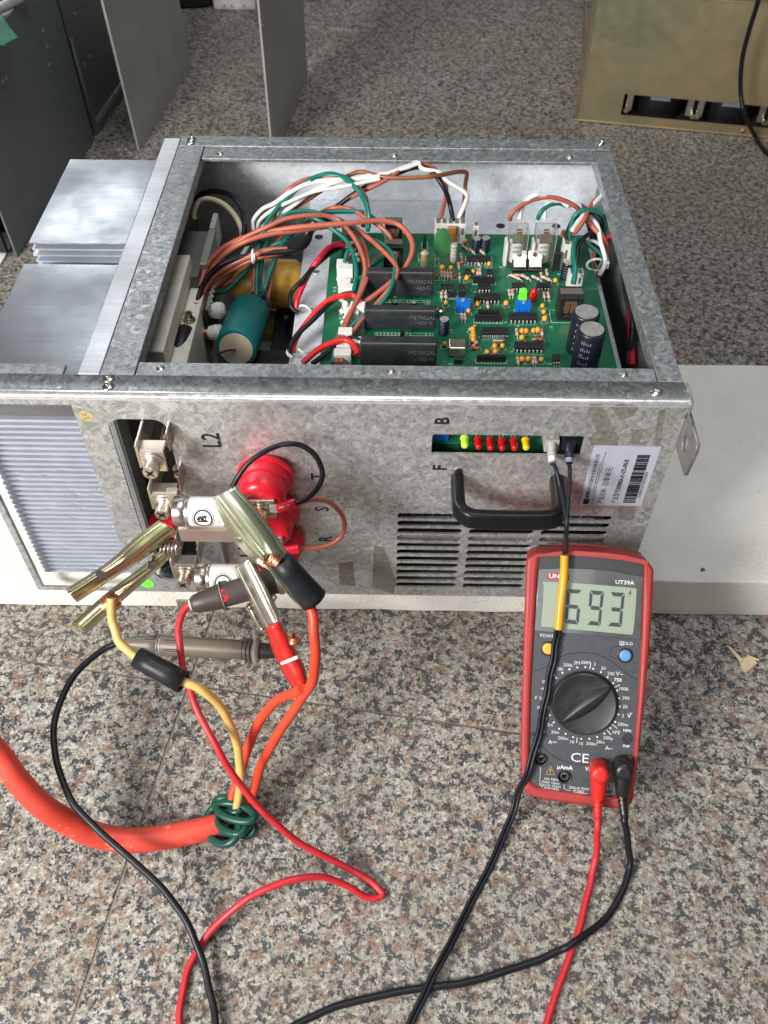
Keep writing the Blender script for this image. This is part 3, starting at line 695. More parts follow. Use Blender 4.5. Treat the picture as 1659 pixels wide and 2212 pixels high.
# relays in clear cases
for x0, x1 in ((572, 722), (787, 945)):
    a, c = bp(Z2, x0, 608), bp(Z2, x1, 608); x0w, x1w, y0 = a.x, c.x, a.y; hh = .030
    b = MB().box(x0w, x1w, y0, y0 + .0115, PZ, PZ + hh, 'clear'); r_ = Bp(b.build('relay', bevel=.0006)); e_ = MB(); h_ = PZ + hh
    for X in (x0w, x1w):
        for Y in (y0, y0 + .0115): e_.tube([(X, Y, PZ), (X, Y, h_)], .00035, 'res_grey', 5)
        e_.tube([(X, y0, h_), (X, y0 + .0115, h_)], .00035, 'res_grey', 5)
    for Y in (y0, y0 + .0115): e_.tube([(x0w, Y, h_), (x1w, Y, h_)], .00035, 'res_grey', 5)
    e_.build('case_edges', r_)
    MB().box(x0w + .0025, x1w - .0015, y0 + .0008, y0 + .009, PZ + .001, PZ + .003, 'ic').build('relay_base', r_)
    MB().tube([(x0w + .0068, y0 + .0055, PZ + .003), (x0w + .0068, y0 + .0055, PZ + .0190)], .0052, 'paper', 16).build('relay_coil', r_)
    text_mesh([('12VDC', .0022, Matrix.Translation((x0w + .0065, 0, PZ + q)) @ front(y0 + .0001), 'CENTER', 1.1) for q in (.0165, .0130, .0090)], 'printed_text', 'grey_p', r_)
    MB().box(x0w + .003, x1w - .002, y0 + .0012, y0 + .0095, PZ + .019, PZ + .0205, 'steel').box(x0w + .003, x1w - .003, y0 + .002, y0 + .004, PZ + .0205, PZ + .0255, 'can')\
        .box(x0w + .0055, x0w + .0095, y0 + .0035, y0 + .0065, PZ + .0258, PZ + .0280, 'copper').build('relay_contact', r_)
    MB().box(x0w - .0018, x0w - .0002, y0 + .001, y0 + .0105, PZ, PZ + .019, 'white_p').build('relay_socket', r_)
# TO-220 regulators
for x0, x1 in ((622, 735), (748, 862)):
    a, c = bp(Z2, x0, 672), bp(Z2, x1, 672); xm = (a.x + c.x) / 2; hw = (c.x - a.x) / 2
    T = Matrix.Translation((xm, a.y + .0006, PZ + .0052)) @ Matrix.Rotation(math.radians(30), 4, 'X')
    r_ = Bp(MB().box(-hw, hw, -.001, .0075, -.0042, -.0012, 'ic', T).build('regulator', bevel=.0002))
    o = curve_mesh('metal_tab', [(-hw + .0008, .001), (hw - .0008, .001), (hw - .0008, .0068), (hw, .008), (hw, .0125), (hw - .001, .0142), (-hw + .001, .0142), (-hw, .0125), (-hw, .008), (-hw + .0008, .0068)], [circ(0, .0108, .0019, 14)], .0012, 'can', T, r_)
# transformers
def xfmr(mp, xl, xr, y, dep, h, coil=True):
    a, c = bp(mp, xl, y), bp(mp, xr, y); x0, x1, y0 = a.x, c.x, a.y; q = (x1 - x0) * .2
    t_ = Bp(MB().box(x0, x0 + q, y0, y0 + dep, PZ + .0005, PZ + h, 'ic').box(x1 - q, x1, y0, y0 + dep, PZ + .0005, PZ + h, 'ic').box(x0 + q, x1 - q, y0, y0 + dep, PZ + h - .0035, PZ + h, 'ic')
            .box(x0 + q, x1 - q, y0, y0 + dep, PZ + .0005, PZ + .004, 'ic').build('transformer', bevel=.0005))
    MB().box(x0 + .0004, x1 - .0004, y0 + dep * .3, y0 + dep * .75, PZ + h + .0002, PZ + h + .0008, 'can').build('transformer_clip', t_)
    b = MB(); n = 7
    for i in range(n):
        for k in (0, 1):
            xx = x0 + q + (x1 - x0 - 2 * q) * (k * .5 + .04 + i * .42 / n)
            b.tube([(xx, y0 + .0022, PZ + .0045), (xx, y0 + .0006, PZ + h * .5), (xx, y0 + .0022, PZ + h - .004)], .00045, 'copper', 6)
    b.build('winding', t_, kind='stuff')
xfmr(Z2, 985, 1170, 1045, .014, .0195); xfmr(ZE, 588, 765, 478, .013, .0185); xfmr(ZE, 205, 350, 378, .012, .018)
xfmr(ZE, 600, 760, 250, .011, .017)
# electrolytic capacitors
def elcap(base, r, h, big=False):
    b = MB().lathe([(0, r * .97), (.0006, r), (h - .0012, r), (h - .0004, r * .96), (h, r * .88)], base, (0, 0, 1), 'elcap', 28)
    o = Bp(b.build('electrolytic_capacitor'))
    MB().lathe([(h + .00005, r * .84), (h + .0003, r * .84)], base, (0, 0, 1), 'eltop', 28).build('can_top', o)
    b = MB()
    for k in range(-2, 3):
        for j in range(5):
            a_ = math.radians(-115 + k * 9); zz = base[2] + h * (.15 + .16 * j); rr = r + .00008
            px, py = base[0] + rr * math.cos(a_), base[1] + rr * math.sin(a_); b.tube([(px, py, zz), (px, py, zz + h * random.uniform(.03, .09))], .00028 * (r / .006), 'elstripe', 4)
    b.build('printed_marks', o, kind='stuff')
t = at(*Z2(1228, 970), z=PZ + .031); elcap((t.x, t.y, PZ), .0098 * .92, .031); t = at(*Z2(1272, 1110), z=PZ + .033); elcap((t.x, t.y, PZ), .0098 * .92, .033)
t = at(*Z2(340, 375), z=PZ + .011); elcap((t.x, t.y, PZ), .0036, .011); t = at(*Z2(412, 372), z=PZ + .011); elcap((t.x, t.y, PZ), .0036, .011)
t = at(*ZE(1152, 940), z=PZ + .012); elcap((t.x, t.y, PZ), .0037, .012); t = at(*Z2(1080, 570), z=PZ + .013); elcap((t.x, t.y, PZ), .0042, .013)
for q in ((690, 790), (870, 795)): t = at(*ZE(*q), z=PZ + .004); elcap((t.x, t.y, PZ), .0022, .005)
# black finned heat sink at the front right
a, c = at(*Z2(1000, 1400), z=PZ + .014), at(*Z2(1340, 1400), z=PZ + .014); b = MB().box(a.x, c.x, .036, .0372, PZ, PZ + .018, 'black')
for k in range(7): b.box(a.x + k * (c.x - a.x - .001) / 6, a.x + .001 + k * (c.x - a.x - .001) / 6, .0372, .052, PZ, PZ + (.018 if k < 4 else .0135), 'black')
Bp(b.build('black_heat_sink')); Bp(MB().box(a.x + .001, a.x + .017, .0530, .056, PZ + .001, PZ + .016, 'black').build('regulator'))
# brass screw
p = bp(ZE, 1115, 905); Bp(MB().lathe([(0, .0022), (.004, .0022), (.0041, .0034), (.0052, .0032), (.0060, .002)], p, (0, 0, 1), 'brass', 18).box(p.x - .0018, p.x + .0018, p.y - .0002, p.y + .0002, PZ + .006, PZ + .0061, 'ink')
   .box(p.x - .0002, p.x + .0002, p.y - .0018, p.y + .0018, PZ + .00605, PZ + .0062, 'ink').build('screw'))
# diodes and dark pieces
for q in ((490, 250), (1005, 640), (760, 1120)): p = bp(ZE, *q); Bp(MB().lathe([(0, .0015), (.006, .0015)], p + Vector((0, 0, .001)), (0, 0, 1), 'ic', 12).build('diode'))
p = bp(Z2, 970, 650); Bp(MB().box(p.x - .0025, p.x + .0028, p.y, p.y + .003, PZ + .001, PZ + .016, 'ic').build('power_transistor', bevel=.0004))
# white connector column with blobs of glue on the left of the board
for (xx, yy, ww, hh) in ((215, 560, .0045, .012), (240, 640, .0060, .015), (235, 720, .0045, .010), (250, 780, .006, .011), (340, 1290, .0075, .012), (240, 1180, .005, .010), (225, 1300, .005, .010), (215, 1380, .006, .010), (355, 950, .0055, .011), (300, 980, .005, .009)):
    p = bp(ZE, xx, yy); Bp(MB().box(p.x - ww, p.x + ww * .9, p.y, p.y + .007, PZ, PZ + hh, 'white_p').build('connector', bevel=.0005))
gl = MB()
for xx, yy, n in ((190, 560, 9), (215, 620, 8), (250, 700, 7), (230, 850, 7), (260, 900, 6), (330, 540, 6), (340, 420, 8), (230, 1100, 6), (345, 880, 5), (260, 1020, 6)):
    for i in range(n):
        p = bp(ZE, xx + random.gauss(0, 16), yy + random.gauss(0, 24)); r = random.uniform(.0009, .0026)
        gl.lathe([(0, r), (r * .7, r * 1.05), (r * 1.3, r * .6), (r * 1.5, r * .1)], (p.x, p.y, PZ + random.uniform(0, .008)), (random.uniform(-.4, .4), random.uniform(-.4, .4), 1), 'dirty_white', 8)
Bp(gl.build('hot_glue', kind='stuff'))
# silkscreen extras
for i in range(70):
    x, y = random.uniform(-.02, .135), random.uniform(.05, .232)
    if random.random() < .6: stxt(x, y, random.choice('RCDQ') + str(random.randint(1, 99)), .0016)
    silk.box(x, x + .0009, y - .003, y - .0024, PZ, PZ + .00005, 'pin')
for q0, q1 in (((920, 955), (1110, 1062)),): sbox(bp(Z2, *q0), bp(Z2, *q1), .0004)
for q0, q1 in (((910, 330), (1000, 405)), ((940, 230), (1000, 300)), ((1060, 380), (1105, 450)), ((1345, 360), (1600, 440))): sbox(bp(ZE, *q0), bp(ZE, *q1), .0003)
for s_, q in (('C3', (135, 650)), ('S1', (138, 680)), ('C7', (195, 900)), ('D2', (195, 935))): p = bp(ZE, *q); stxt(p.x, p.y, s_, .0024, 0)
Bp(silk.build('silkscreen_lines', kind='stuff')); tm = text_mesh(silk_txt, 'silkscreen_text', 'silk', pcb)
# tray holes and screws
U(MB().lathe([(0, .0034), (.0002, .0034)], at(*ZW(905, 540), z=.1816), (0, 0, 1), 'dark', 16).build('tray_hole'))
for q in ((885, 770), (850, 1015)): U(MB().lathe([(0, .0022), (.0008, .0022), (.0012, .0012)], at(*ZW(*q), z=.1815), (0, 0, 1), 'steel', 12).build('screw'))
for q in ((530, 275), (980, 277)): U(MB().lathe([(0, .0036), (.0002, .0036)], at(*Z2(*q), z=.1816), (0, 0, 1), 'dark', 16).build('tray_hole'))

# display LEDs behind the window
for x, z, mt in ((.044, .2036, 'yel_lit'), (.0524, .2028, 'red_led'), (.0597, .2020, 'red_led'), (.0668, .2018, 'red_led'), (.0742, .2020, 'red_led'), (.0812, .2026, 'yellow_led')):
    Bp(led((x, .0080, z - .0058), (0, -1, -.05), mt, .0022, .0082))
    b = MB()
    for s_ in (-.0011, .0011): b.tube([(x + s_, .0080, z - .0046), (x + s_, .0135, z - .0046), (x + s_, .0145, PZ)], .0003, 'pin', 5)
    Bp(b.build('lamp_legs', kind='stuff'))
U(MB().box(.0225, .1155, .0120, .0130, .172, .1895, 'pcb_dark').build('board_shade_strip'))  # dark green sheet stands in for reflection and shade under the board edge
Bp(MB().box(.0265, .0345, .0110, .016, PZ, PZ + .007, 'blue').build('trimmer'))
for x, mt in ((.0965, 'res_grey'), (.1065, 'btn_b')): Bp(MB().box(x - .0042, x + .0042, .0018, .018, PZ + .0004, PZ + .0105, mt if mt != 'btn_b' else 'elcap').build('optical_socket', bevel=.0004))

# ---- left compartment
b = MB().box(-.1768, -.1550, .0650, .1890, ZB + .003, .190, 'beige'); b.prism([(-.1697, .076), (-.1500, .076), (-.1500, .1880), (-.1697, .1880)], .1901, .2060, 'beige')
b.v = [(x if x > -.1698 else -.1698, y, z) for x, y, z in b.v]
U(b.build('terminal_block', bevel=.0009))
U(MB().box(-.1548, -.1400, .085, .178, ZB + .003, .186, 'beige').build('terminal_block', bevel=.0008))
def hexbolt(p, ax, r=.0042, mat='brass', name='bolt', parent=None, neck=.006):
    ax = Vector(ax).normalized(); p = Vector(p); b = MB()
    b.lathe([(0, r * 1.45), (.0008, r * 1.45)], p, ax, mat, 20); b.lathe([(.0009, r * 1.2), (.0020, r * 1.2)], p, ax, 'steel', 20)
    b.lathe([(.0021, r), (neck, r)], p, ax, mat, 6); b.lathe([(neck, r * .97), (neck + .0006, r * .9), (neck + .0006, r * .35), (neck - .0006, r * .30)], p, ax, mat, 20)
    a = ax.orthogonal().normalized(); c = ax.cross(a)
    for d, e in ((a, c), (c, a)):
        q = p + ax * (neck + .00062); b.add([q + d * r * .7 + e * r * .12, q - d * r * .7 + e * r * .12, q - d * r * .7 - e * r * .12, q + d * r * .7 - e * r * .12], [(0, 1, 2, 3)], 'ink')
    return U(b.build(name)) if parent is None else b.build(name, parent)
t = at(*ZD(608, 560), z=.186); hexbolt(t, (0, 0, 1), .0032)
t0 = at(*ZD(570, 670), z=.183); U(MB().tube(spline([t0, t0 + Vector((-.001, -.012, -.001)), t0 + Vector((-.003, -.03, -.006)), t0 + Vector((-.004, -.05, -.018))], 5), .0062, 'black', 16).build('thick_wire'))
t = at(*ZD(165, 870), z=.165); U(MB().lathe([(0, .0062), (.018, .0062), (.0181, .005), (.020, .004)], (-.1620, t.y - .004, .172), (0, 0, 1), 'brass', 18).build('terminal_stud'))
for q, z_ in (((780, 450), .178), ((770, 690), .165)):
    t = at(*ZD(*q), z=z_); U(MB().lathe([(-.006, .0042), (0, .0042), (.0001, .0055), (.0015, .0055), (.0016, .0035), (.004, .0034)], t, (1, -.1, .1), 'copper', 16).build('terminal_nut'))
    U(MB().lathe([(.004, .0050), (.009, .0062), (.013, .0060), (.015, .003)], t, (1, -.1, .1), 'dirty_white', 14).build('white_cap'))
# teal capacitor
ax = Vector((.03, .97, -.20)).normalized(); c0 = at(*ZD(1112, 865), y=.112); R0 = .0150
tc_ = U(MB().lathe([(0, R0 * .80), (.0002, R0 * .95), (.0012, R0), (.060, R0), (.062, R0 * .9)], c0, ax, 'teal', 36).build('teal_capacitor'))
b = MB().lathe([(-.0006, R0 * .79), (.0006, R0 * .79)], c0, ax, 'cream', 32); b.tube([c0 - ax * .0014, c0 - ax * .0022 + Vector((-.006, 0, -.0002)), c0 - ax * .002 + Vector((-.0150, -.002, -.003))], .0008, 'ink', 8); b.build('end_cap', tc_)
# amber capacitor
c1 = at(580, 612, z=.162); oc = U(MB().lathe([(-.028, .012), (-.0275, .017), (-.022, .0193), (.021, .0193), (.0265, .0165), (.0275, .012)], c1, (1, .04, -.05), 'orange_cap', 32).build('amber_capacitor'))
b = MB(); 
for i in range(32):
    a0 = math.radians(-70 + i * 5); a1 = math.radians(-70 + (i + 1) * 5); rr = .0201
    b.add([c1 + Vector((x, -rr * math.cos(a_), rr * math.sin(a_) )) for a_ in (a0, a1) for x in (-.0085, .0035)], [(0, 1, 3, 2)], 'paper', True)
b.build('paper_label', oc)
c1b = c1 + Vector((-.004, -.003, -.038)); U(MB().lathe([(-.028, .0140), (.028, .0140)], c1b, (1, .04, -.05), 'orange_cap', 24).build('amber_capacitor'))
U(MB().box(-.1050, -.0740, .0850, .1300, ZB + .002, .165, 'black').box(-.1000, -.0960, .0840, .0850, .120, .160, 'can').build('contactor', bevel=.001))
U(MB().box(-.0950, -.0735, .150, .215, ZB + .002, .140, 'black').build('contactor', bevel=.001))
# grey module at the rear left
b = MB().box(-.1685, -.1440, .175, .236, ZB + .002, .1960, 'grey_p').box(-.1440, -.1385, .185, .232, ZB + .002, .2000, 'plate'); U(b.build('grey_module', bevel=.0008))
b = MB(); p = at(452, 467, z=.200)
for k in range(12): b.box(-.1430, -.1392, .2325 + k * .0018, .2334 + k * .0018, .180, .2010, 'white_p')
U(b.build('ribbed_strip', kind='stuff'))
b = MB(); b.box(-.1380, -.1365, .150, .185, .150, .186, 'pcb_dark')
for k in range(5): b.tube([(-.1362, .152 + k * .006, .184), (-.1330, .153 + k * .006, .187)], .0016, 'pin', 8)
U(b.build('terminal_strip'))

# ---- wires in the left compartment and over the board
def wire(mp, pts, zs, mat, r=.00135, name='wire', key='z'):
    P = pathpx(mp, pts, zs, key)
    for p in P:
        if p.y > .3075: p.y = .3075
    return U(MB().tube(spline(P, 5), r, mat, 8).build(name))
R1 = .0017
wire(ZW, [(135, 860), (190, 710), (320, 590), (500, 520), (700, 485), (900, 465), (1100, 450), (1300, 435), (1430, 465), (1505, 560), (1505, 660), (1440, 770), (1330, 870), (1190, 975)], [.188, .205, .222, .228, .226, .218, .208, .200], 'w_rose', .0020)
wire(ZW, [(205, 800), (240, 700), (400, 560), (560, 480), (700, 420), (850, 400), (1000, 412), (1090, 485), (1160, 590), (1200, 700), (1200, 810), (1150, 960), (1080, 1080), (1025, 1220), (1020, 1360)], [.18, .21, .228, .230, .222, .214, .205, .200, .198], 'w_rose', R1)
wire(ZW, [(190, 830), (250, 690), (400, 595), (560, 500), (640, 430), (750, 378), (900, 385), (1030, 445), (1150, 545), (1200, 640), (1205, 750), (1160, 920), (1100, 1050), (1020, 1200), (1000, 1360)], [.18, .205, .225, .228, .222, .212, .205, .200, .198], 'w_teal', R1)
wire(ZW, [(500, 920), (505, 760), (515, 600), (570, 440), (680, 310), (800, 200), (900, 145), (1000, 132), (1100, 180), (1180, 270), (1222, 370), (1215, 480)], [.18, .195, .215, .232, .240, .240, .232, .215], 'w_teal', R1)
wire(ZW, [(480, 900), (490, 750), (540, 560), (600, 430), (650, 310), (720, 222), (830, 165), (950, 152), (1060, 162), (1150, 212), (1210, 290), (1215, 390), (1190, 470)], [.18, .195, .215, .232, .238, .238, .230, .212], 'w_rose', R1)
wire(ZW, [(545, 930), (560, 860), (600, 740), (640, 640), (700, 540), (800, 445), (900, 390), (1060, 375), (1200, 385), (1290, 450), (1340, 540), (1345, 600)], [.175, .19, .20, .212, .222, .222, .214, .205], 'w_teal', R1)
wire(ZW, [(575, 950), (590, 860), (610, 740), (650, 620), (760, 510), (860, 425), (930, 378), (1000, 352), (1100, 356), (1200, 410), (1300, 470), (1368, 540), (1368, 600), (1300, 670), (1220, 745)], [.172, .19, .20, .212, .222, .222, .214, .205, .202], 'w_rose', R1)
wire(ZW, [(1060, 475), (1200, 540), (1320, 590), (1390, 670), (1400, 750), (1370, 880), (1290, 990), (1190, 1055), (1110, 1130), (1085, 1190)], [.215, .216, .215, .212, .206, .200, .198], 'w_teal', R1)
wire(ZW, [(1120, 465), (1250, 565), (1370, 680), (1415, 760), (1380, 850), (1300, 950), (1200, 1060), (1130, 1150), (1090, 1200)], [.218, .216, .214, .210, .203, .200, .198], 'w_rose', R1)
wire(ZW, [(560, 610), (640, 590), (740, 530), (860, 480), (980, 440), (1040, 440), (1130, 480)], [.195, .205, .212, .214], 'w_teal', R1)
wire(ZW, [(1345, 640), (1300, 690), (1230, 735), (1200, 790), (1120, 840), (1110, 890)], [.205, .204, .200, .197], 'w_teal', R1)
wire(ZW, [(1140, 590), (1090, 640), (1075, 700), (1070, 740)], [.212, .206, .200], 'w_teal', R1)
wire(ZW, [(1160, 600), (1105, 650), (1085, 700), (1070, 760)], [.210, .205, .199], 'w_rose', R1)
wire(ZW, [(200, 910), (300, 890), (400, 800), (500, 690), (600, 600), (700, 560)], [.172, .182, .195, .205], 'w_teal', R1)
wire(ZW, [(260, 870), (380, 800), (500, 700), (620, 580), (700, 510), (830, 440)], [.175, .185, .20, .210], 'w_rose', R1)
wire(ZW, [(190, 890), (260, 830), (340, 750), (420, 640), (450, 580)], [.175, .182, .190], 'w_white', R1)
wire(ZW, [(165, 880), (200, 770), (300, 650), (430, 570), (600, 520), (760, 500), (900, 480), (1040, 465)], [.182, .198, .214, .220, .220, .214], 'w_rose', .0019)
wire(ZW, [(230, 760), (330, 650), (450, 575), (560, 520), (680, 505), (800, 500), (900, 455), (1000, 425), (1100, 470), (1170, 560), (1190, 660)], [.188, .205, .216, .219, .216, .208], 'w_teal', R1)
wire(ZW, [(200, 905), (280, 830), (380, 735), (480, 640), (590, 520), (680, 440), (790, 400), (920, 395)], [.174, .185, .198, .208, .216], 'w_brown', R1)
wire(ZW, [(560, 470), (640, 400), (760, 330), (880, 250), (980, 200), (1080, 165)], [.200, .215, .230, .236], 'w_brown', R1)
wire(ZW, [(1100, 480), (1180, 560), (1215, 660), (1225, 770), (1190, 880), (1130, 1000), (1090, 1090), (1060, 1180), (1050, 1360)], [.216, .214, .208, .203, .200, .198], 'w_rose', R1)
wire(ZW, [(240, 720), (350, 620), (500, 560), (620, 470), (760, 400), (880, 420), (980, 480), (1080, 560), (1130, 660), (1150, 780), (1130, 900)], [.19, .208, .222, .226, .218, .210, .203], 'w_teal', R1)
wire(ZW, [(520, 900), (530, 740), (560, 600), (620, 480), (720, 400), (830, 380), (940, 400), (1060, 440), (1180, 520)], [.178, .196, .212, .222, .222, .216], 'w_teal', R1)
wire(ZW, [(850, 170), (950, 140), (1080, 155), (1160, 230), (1215, 330), (1235, 430), (1220, 500)], [.238, .240, .232, .216], 'w_teal', R1)
# white, brown, black pairs running along the back
wire(ZW, [(480, 495), (482, 430), (540, 360), (620, 320), (720, 250), (850, 190), (1000, 170), (1200, 160), (1350, 130), (1540, 55)], [.195, .205, .222, .234, .238, .240, .242], 'w_white', R1)
wire(ZW, [(510, 500), (518, 440), (590, 375), (720, 310), (880, 245), (1060, 215), (1300, 165)], [.195, .21, .226, .236, .240], 'w_white', .0014)
wire(ZW, [(540, 480), (600, 420), (720, 350), (850, 255), (1000, 190), (1200, 150), (1400, 118), (1560, 60)], [.198, .212, .228, .237, .240, .243], 'w_white', R1)
wire(ZW, [(615, 415), (800, 320), (950, 222), (1080, 150), (1180, 118), (1290, 145), (1400, 158), (1550, 155), (1660, 145), (1850, 118), (1855, 200), (1835, 440)], [.205, .225, .236, .240, .240, .241, .240, .225, .206], 'w_brown', R1)
wire(ZW, [(880, 470), (1040, 330), (1200, 220), (1330, 165), (1470, 105), (1560, 88), (1650, 130), (1720, 230), (1755, 330), (1780, 460)], [.205, .22, .235, .240, .241, .240, .232, .218, .206], 'w_black', .0019)
wire(ZW, [(870, 440), (1050, 320), (1210, 235), (1350, 165), (1480, 80), (1560, 65), (1650, 95), (1710, 170), (1730, 260), (1680, 460)], [.205, .22, .235, .241, .242, .240, .232, .218, .206], 'w_rose', R1)
wire(ZW, [(1540, 55), (1580, 100), (1680, 120), (1740, 180), (1860, 260), (1850, 330), (1800, 440)], [.242, .240, .234, .222, .206], 'w_white', R1)
# bundle from the bolts to the left connector
wire(ZW, [(108, 1035), (120, 960), (150, 860), (210, 770), (300, 705), (450, 660), (600, 640), (750, 630), (830, 580), (860, 500), (920, 420)], [.180, .186, .198, .208, .212, .212, .208, .21], 'w_black', .0021)
wire(ZW, [(155, 1000), (155, 900), (220, 800), (330, 725), (460, 665), (570, 630), (700, 622)], [.178, .19, .203, .213, .212], 'w_rose', .0024)
wire(ZW, [(175, 990), (180, 900), (250, 810), (360, 745), (470, 690), (600, 655), (720, 635)], [.176, .187, .200, .210, .208], 'w_rose', .0018)
wire(ZW, [(640, 650), (720, 645), (800, 600), (840, 530), (890, 470)], [.20, .204, .206, .207], 'w_black', .0019)
for q in ((108, 1040), (158, 960)): t = at(*ZW(*q), z=.179); U(MB().lathe([(0, .0022), (.004, .0026), (.008, .0026)], t, (.1, .5, .6), 'red_crimp', 12).build('crimp_terminal'))
tl = at(*ZW(480, 665), z=.213); b = MB(); b.tube([tl + Vector((0, math.cos(a_) * .0045, math.sin(a_) * .0045)) for a_ in [i * .5 for i in range(14)]], .0009, 'w_white', 6); U(b.build('cable_tie'))
# red and black feeder pairs
def twist(pa, zs, ra='w_red', ww=.0013):
    wire(ZW, pa, zs, ra, .0018); wire(ZW, [(x + 22 + (8 if i % 2 else -4), y + 20) for i, (x, y) in enumerate(pa)], [z - .001 for z in zs], 'w_black', .0017)
wire(ZW, [(760, 1000), (775, 920), (850, 760), (900, 690), (960, 620), (1020, 590), (1100, 585)], [.186, .196, .206, .206, .202], 'w_crimson', .0021)
wire(ZW, [(775, 1035), (722, 985), (728, 900), (800, 820), (880, 730), (1000, 630), (1130, 575)], [.184, .190, .20, .202, .200], 'w_black', .0018)
wire(ZW, [(735, 1290), (745, 1230), (800, 1130), (900, 1010), (980, 945), (1060, 922), (1130, 920), (1180, 970)], [.185, .192, .203, .205, .202], 'w_red', .0021)
wire(ZW, [(730, 1320), (715, 1270), (760, 1180), (860, 1085), (980, 970), (1060, 915), (1140, 905)], [.184, .190, .20, .202, .201], 'w_black', .0018)
wire(ZW, [(800, 1360), (900, 1272), (1000, 1222), (1080, 1208), (1130, 1240), (1160, 1300)], [.195, .203, .205, .202], 'w_red', .0021)
wire(ZW, [(860, 1365), (960, 1290), (1050, 1220), (1130, 1195), (1185, 1230)], [.192, .200, .204, .202], 'w_black', .0018)
wire(ZW, [(765, 1000), (790, 985), (825, 990), (850, 1015)], [.186, .188, .183], 'w_white', .0010); wire(ZW, [(735, 1320), (705, 1300), (705, 1275)], [.186, .187], 'w_white', .0012)
wire(ZW, [(770, 1265), (810, 1290), (850, 1285)], [.188, .184], 'w_white', .0010)
# black and white loop beside the grey module
wire(ZW, [(100, 310), (160, 255), (260, 245), (350, 285), (405, 360), (425, 460), (415, 530)], [.200, .208, .212, .205, .195], 'w_black', .0022)
wire(ZW, [(95, 430), (95, 370), (130, 310), (200, 295), (290, 330), (360, 400), (400, 480), (408, 540)], [.195, .202, .206, .200, .190], 'cream', .0022)
for q in ((470, 920, 430, 1200), (540, 940, 560, 1150), (690, 1060, 700, 1240)): wire(ZW, [(q[0], q[1]), ((q[0] + q[2]) / 2 + 20, (q[1] + q[3]) / 2), (q[2], q[3])], [.165, .12, .10], 'w_black', .0018)
# relay wires
wire(Z2, [(605, 225), (620, 180), (690, 115), (800, 62), (930, 42), (1050, 70), (1140, 120), (1180, 160)], [.218, .226, .232, .234, .228, .220], 'w_rose', R1)
wire(Z2, [(685, 220), (695, 150), (730, 80), (790, 35), (870, 25), (950, 65), (1060, 105), (1190, 155)], [.218, .226, .236, .235, .228, .220], 'w_white', R1)
wire(Z2, [(830, 220), (855, 165), (910, 115), (990, 90), (1060, 110)], [.218, .225, .229, .226], 'w_teal', R1); wire(Z2, [(890, 220), (888, 150), (910, 95), (990, 78), (1080, 115)], [.218, .226, .230, .226], 'w_white', R1)
wire(Z2, [(1085, 430), (1095, 320), (1120, 215), (1170, 160), (1250, 145), (1330, 175), (1375, 260), (1360, 380)], [.210, .220, .228, .228, .220, .205], 'w_teal', R1)
wire(Z2, [(1065, 450), (1070, 340), (1110, 240), (1180, 170), (1270, 165), (1340, 230), (1350, 300)], [.210, .218, .225, .224, .212], 'w_black', R1)
wire(Z2, [(1110, 310), (1190, 200), (1270, 110), (1330, 50), (1385, -5)], [.222, .226, .228, .226], 'w_white', .0018)
wire(Z2, [(1125, 340), (1200, 240), (1240, 150), (1290, 70), (1370, 20)], [.220, .226, .228, .224], 'w_rose', .0018)
wire(Z2, [(1210, 215), (1290, 300), (1360, 370), (1395, 450), (1390, 530), (1370, 600)], [.220, .215, .205, .195], 'w_rose', .0019)
wire(Z2, [(1260, 200), (1320, 290), (1340, 400), (1375, 520), (1375, 590), (1330, 670)], [.220, .215, .203, .190], 'w_white', .0018)
wire(Z2, [(1380, 40), (1410, 140), (1400, 260), (1370, 370)], [.215, .212, .205], 'w_white', .0018); wire(Z2, [(1390, 130), (1375, 230), (1360, 330)], [.212, .205], 'w_brown', .0016)
wire(Z2, [(1120, 745), (1135, 640), (1120, 520), (1125, 430), (1150, 385), (1190, 380)], [.206, .216, .217, .214], 'w_teal', .0019); wire(Z2, [(1190, 385), (1260, 440), (1340, 500), (1350, 560), (1320, 620)], [.212, .204, .194], 'w_teal', .0016)
wire(Z2, [(1150, 580), (1155, 460), (1200, 380), (1260, 335), (1310, 360)], [.206, .214, .216, .210], 'w_black', .0018)
wire(Z2, [(1160, 460), (1200, 400), (1290, 400), (1370, 470), (1400, 580)], [.206, .208, .200], 'w_white', .0014)
wire(Z2, [(1300, 470), (1285, 560), (1320, 630), (1320, 690)], [.195, .190, .185], 'w_rose', .0016)
tl = at(*Z2(1370, 590), z=.196); b = MB().tube([tl + Vector((math.cos(a_) * .007 - .006, 0, math.sin(a_) * .005)) for a_ in [i * .45 for i in range(15)]], .0010, 'w_white', 6).box(tl.x - .002, tl.x + .003, tl.y - .002, tl.y + .002, tl.z - .002, tl.z + .003, 'w_white'); U(b.build('cable_tie'))
# red and black pair going down by the right wall
wire(Z2, [(1430, 360), (1462, 380), (1500, 490), (1545, 640), (1560, 800), (1575, 980), (1580, 1150), (1596, 1290), (1602, 1400)], [.1600, .1615, .1635, .1640, .1640], 'w_crimson', .0021, key='x')
wire(Z2, [(1420, 380), (1470, 450), (1516, 560), (1528, 700), (1552, 860), (1598, 1000), (1596, 1150), (1572, 1300), (1560, 1400)], [.1595, .161, .162, .1625, .1615], 'w_black', .0020, key='x')
wire(Z2, [(1375, 395), (1400, 372), (1430, 360)], [.156, .160], 'w_crimson', .0019, key='x')
wire(Z2, [(1030, 340), (1040, 320), (1030, 360), (1045, 380)], [.205, .206], 'copper', .0016)

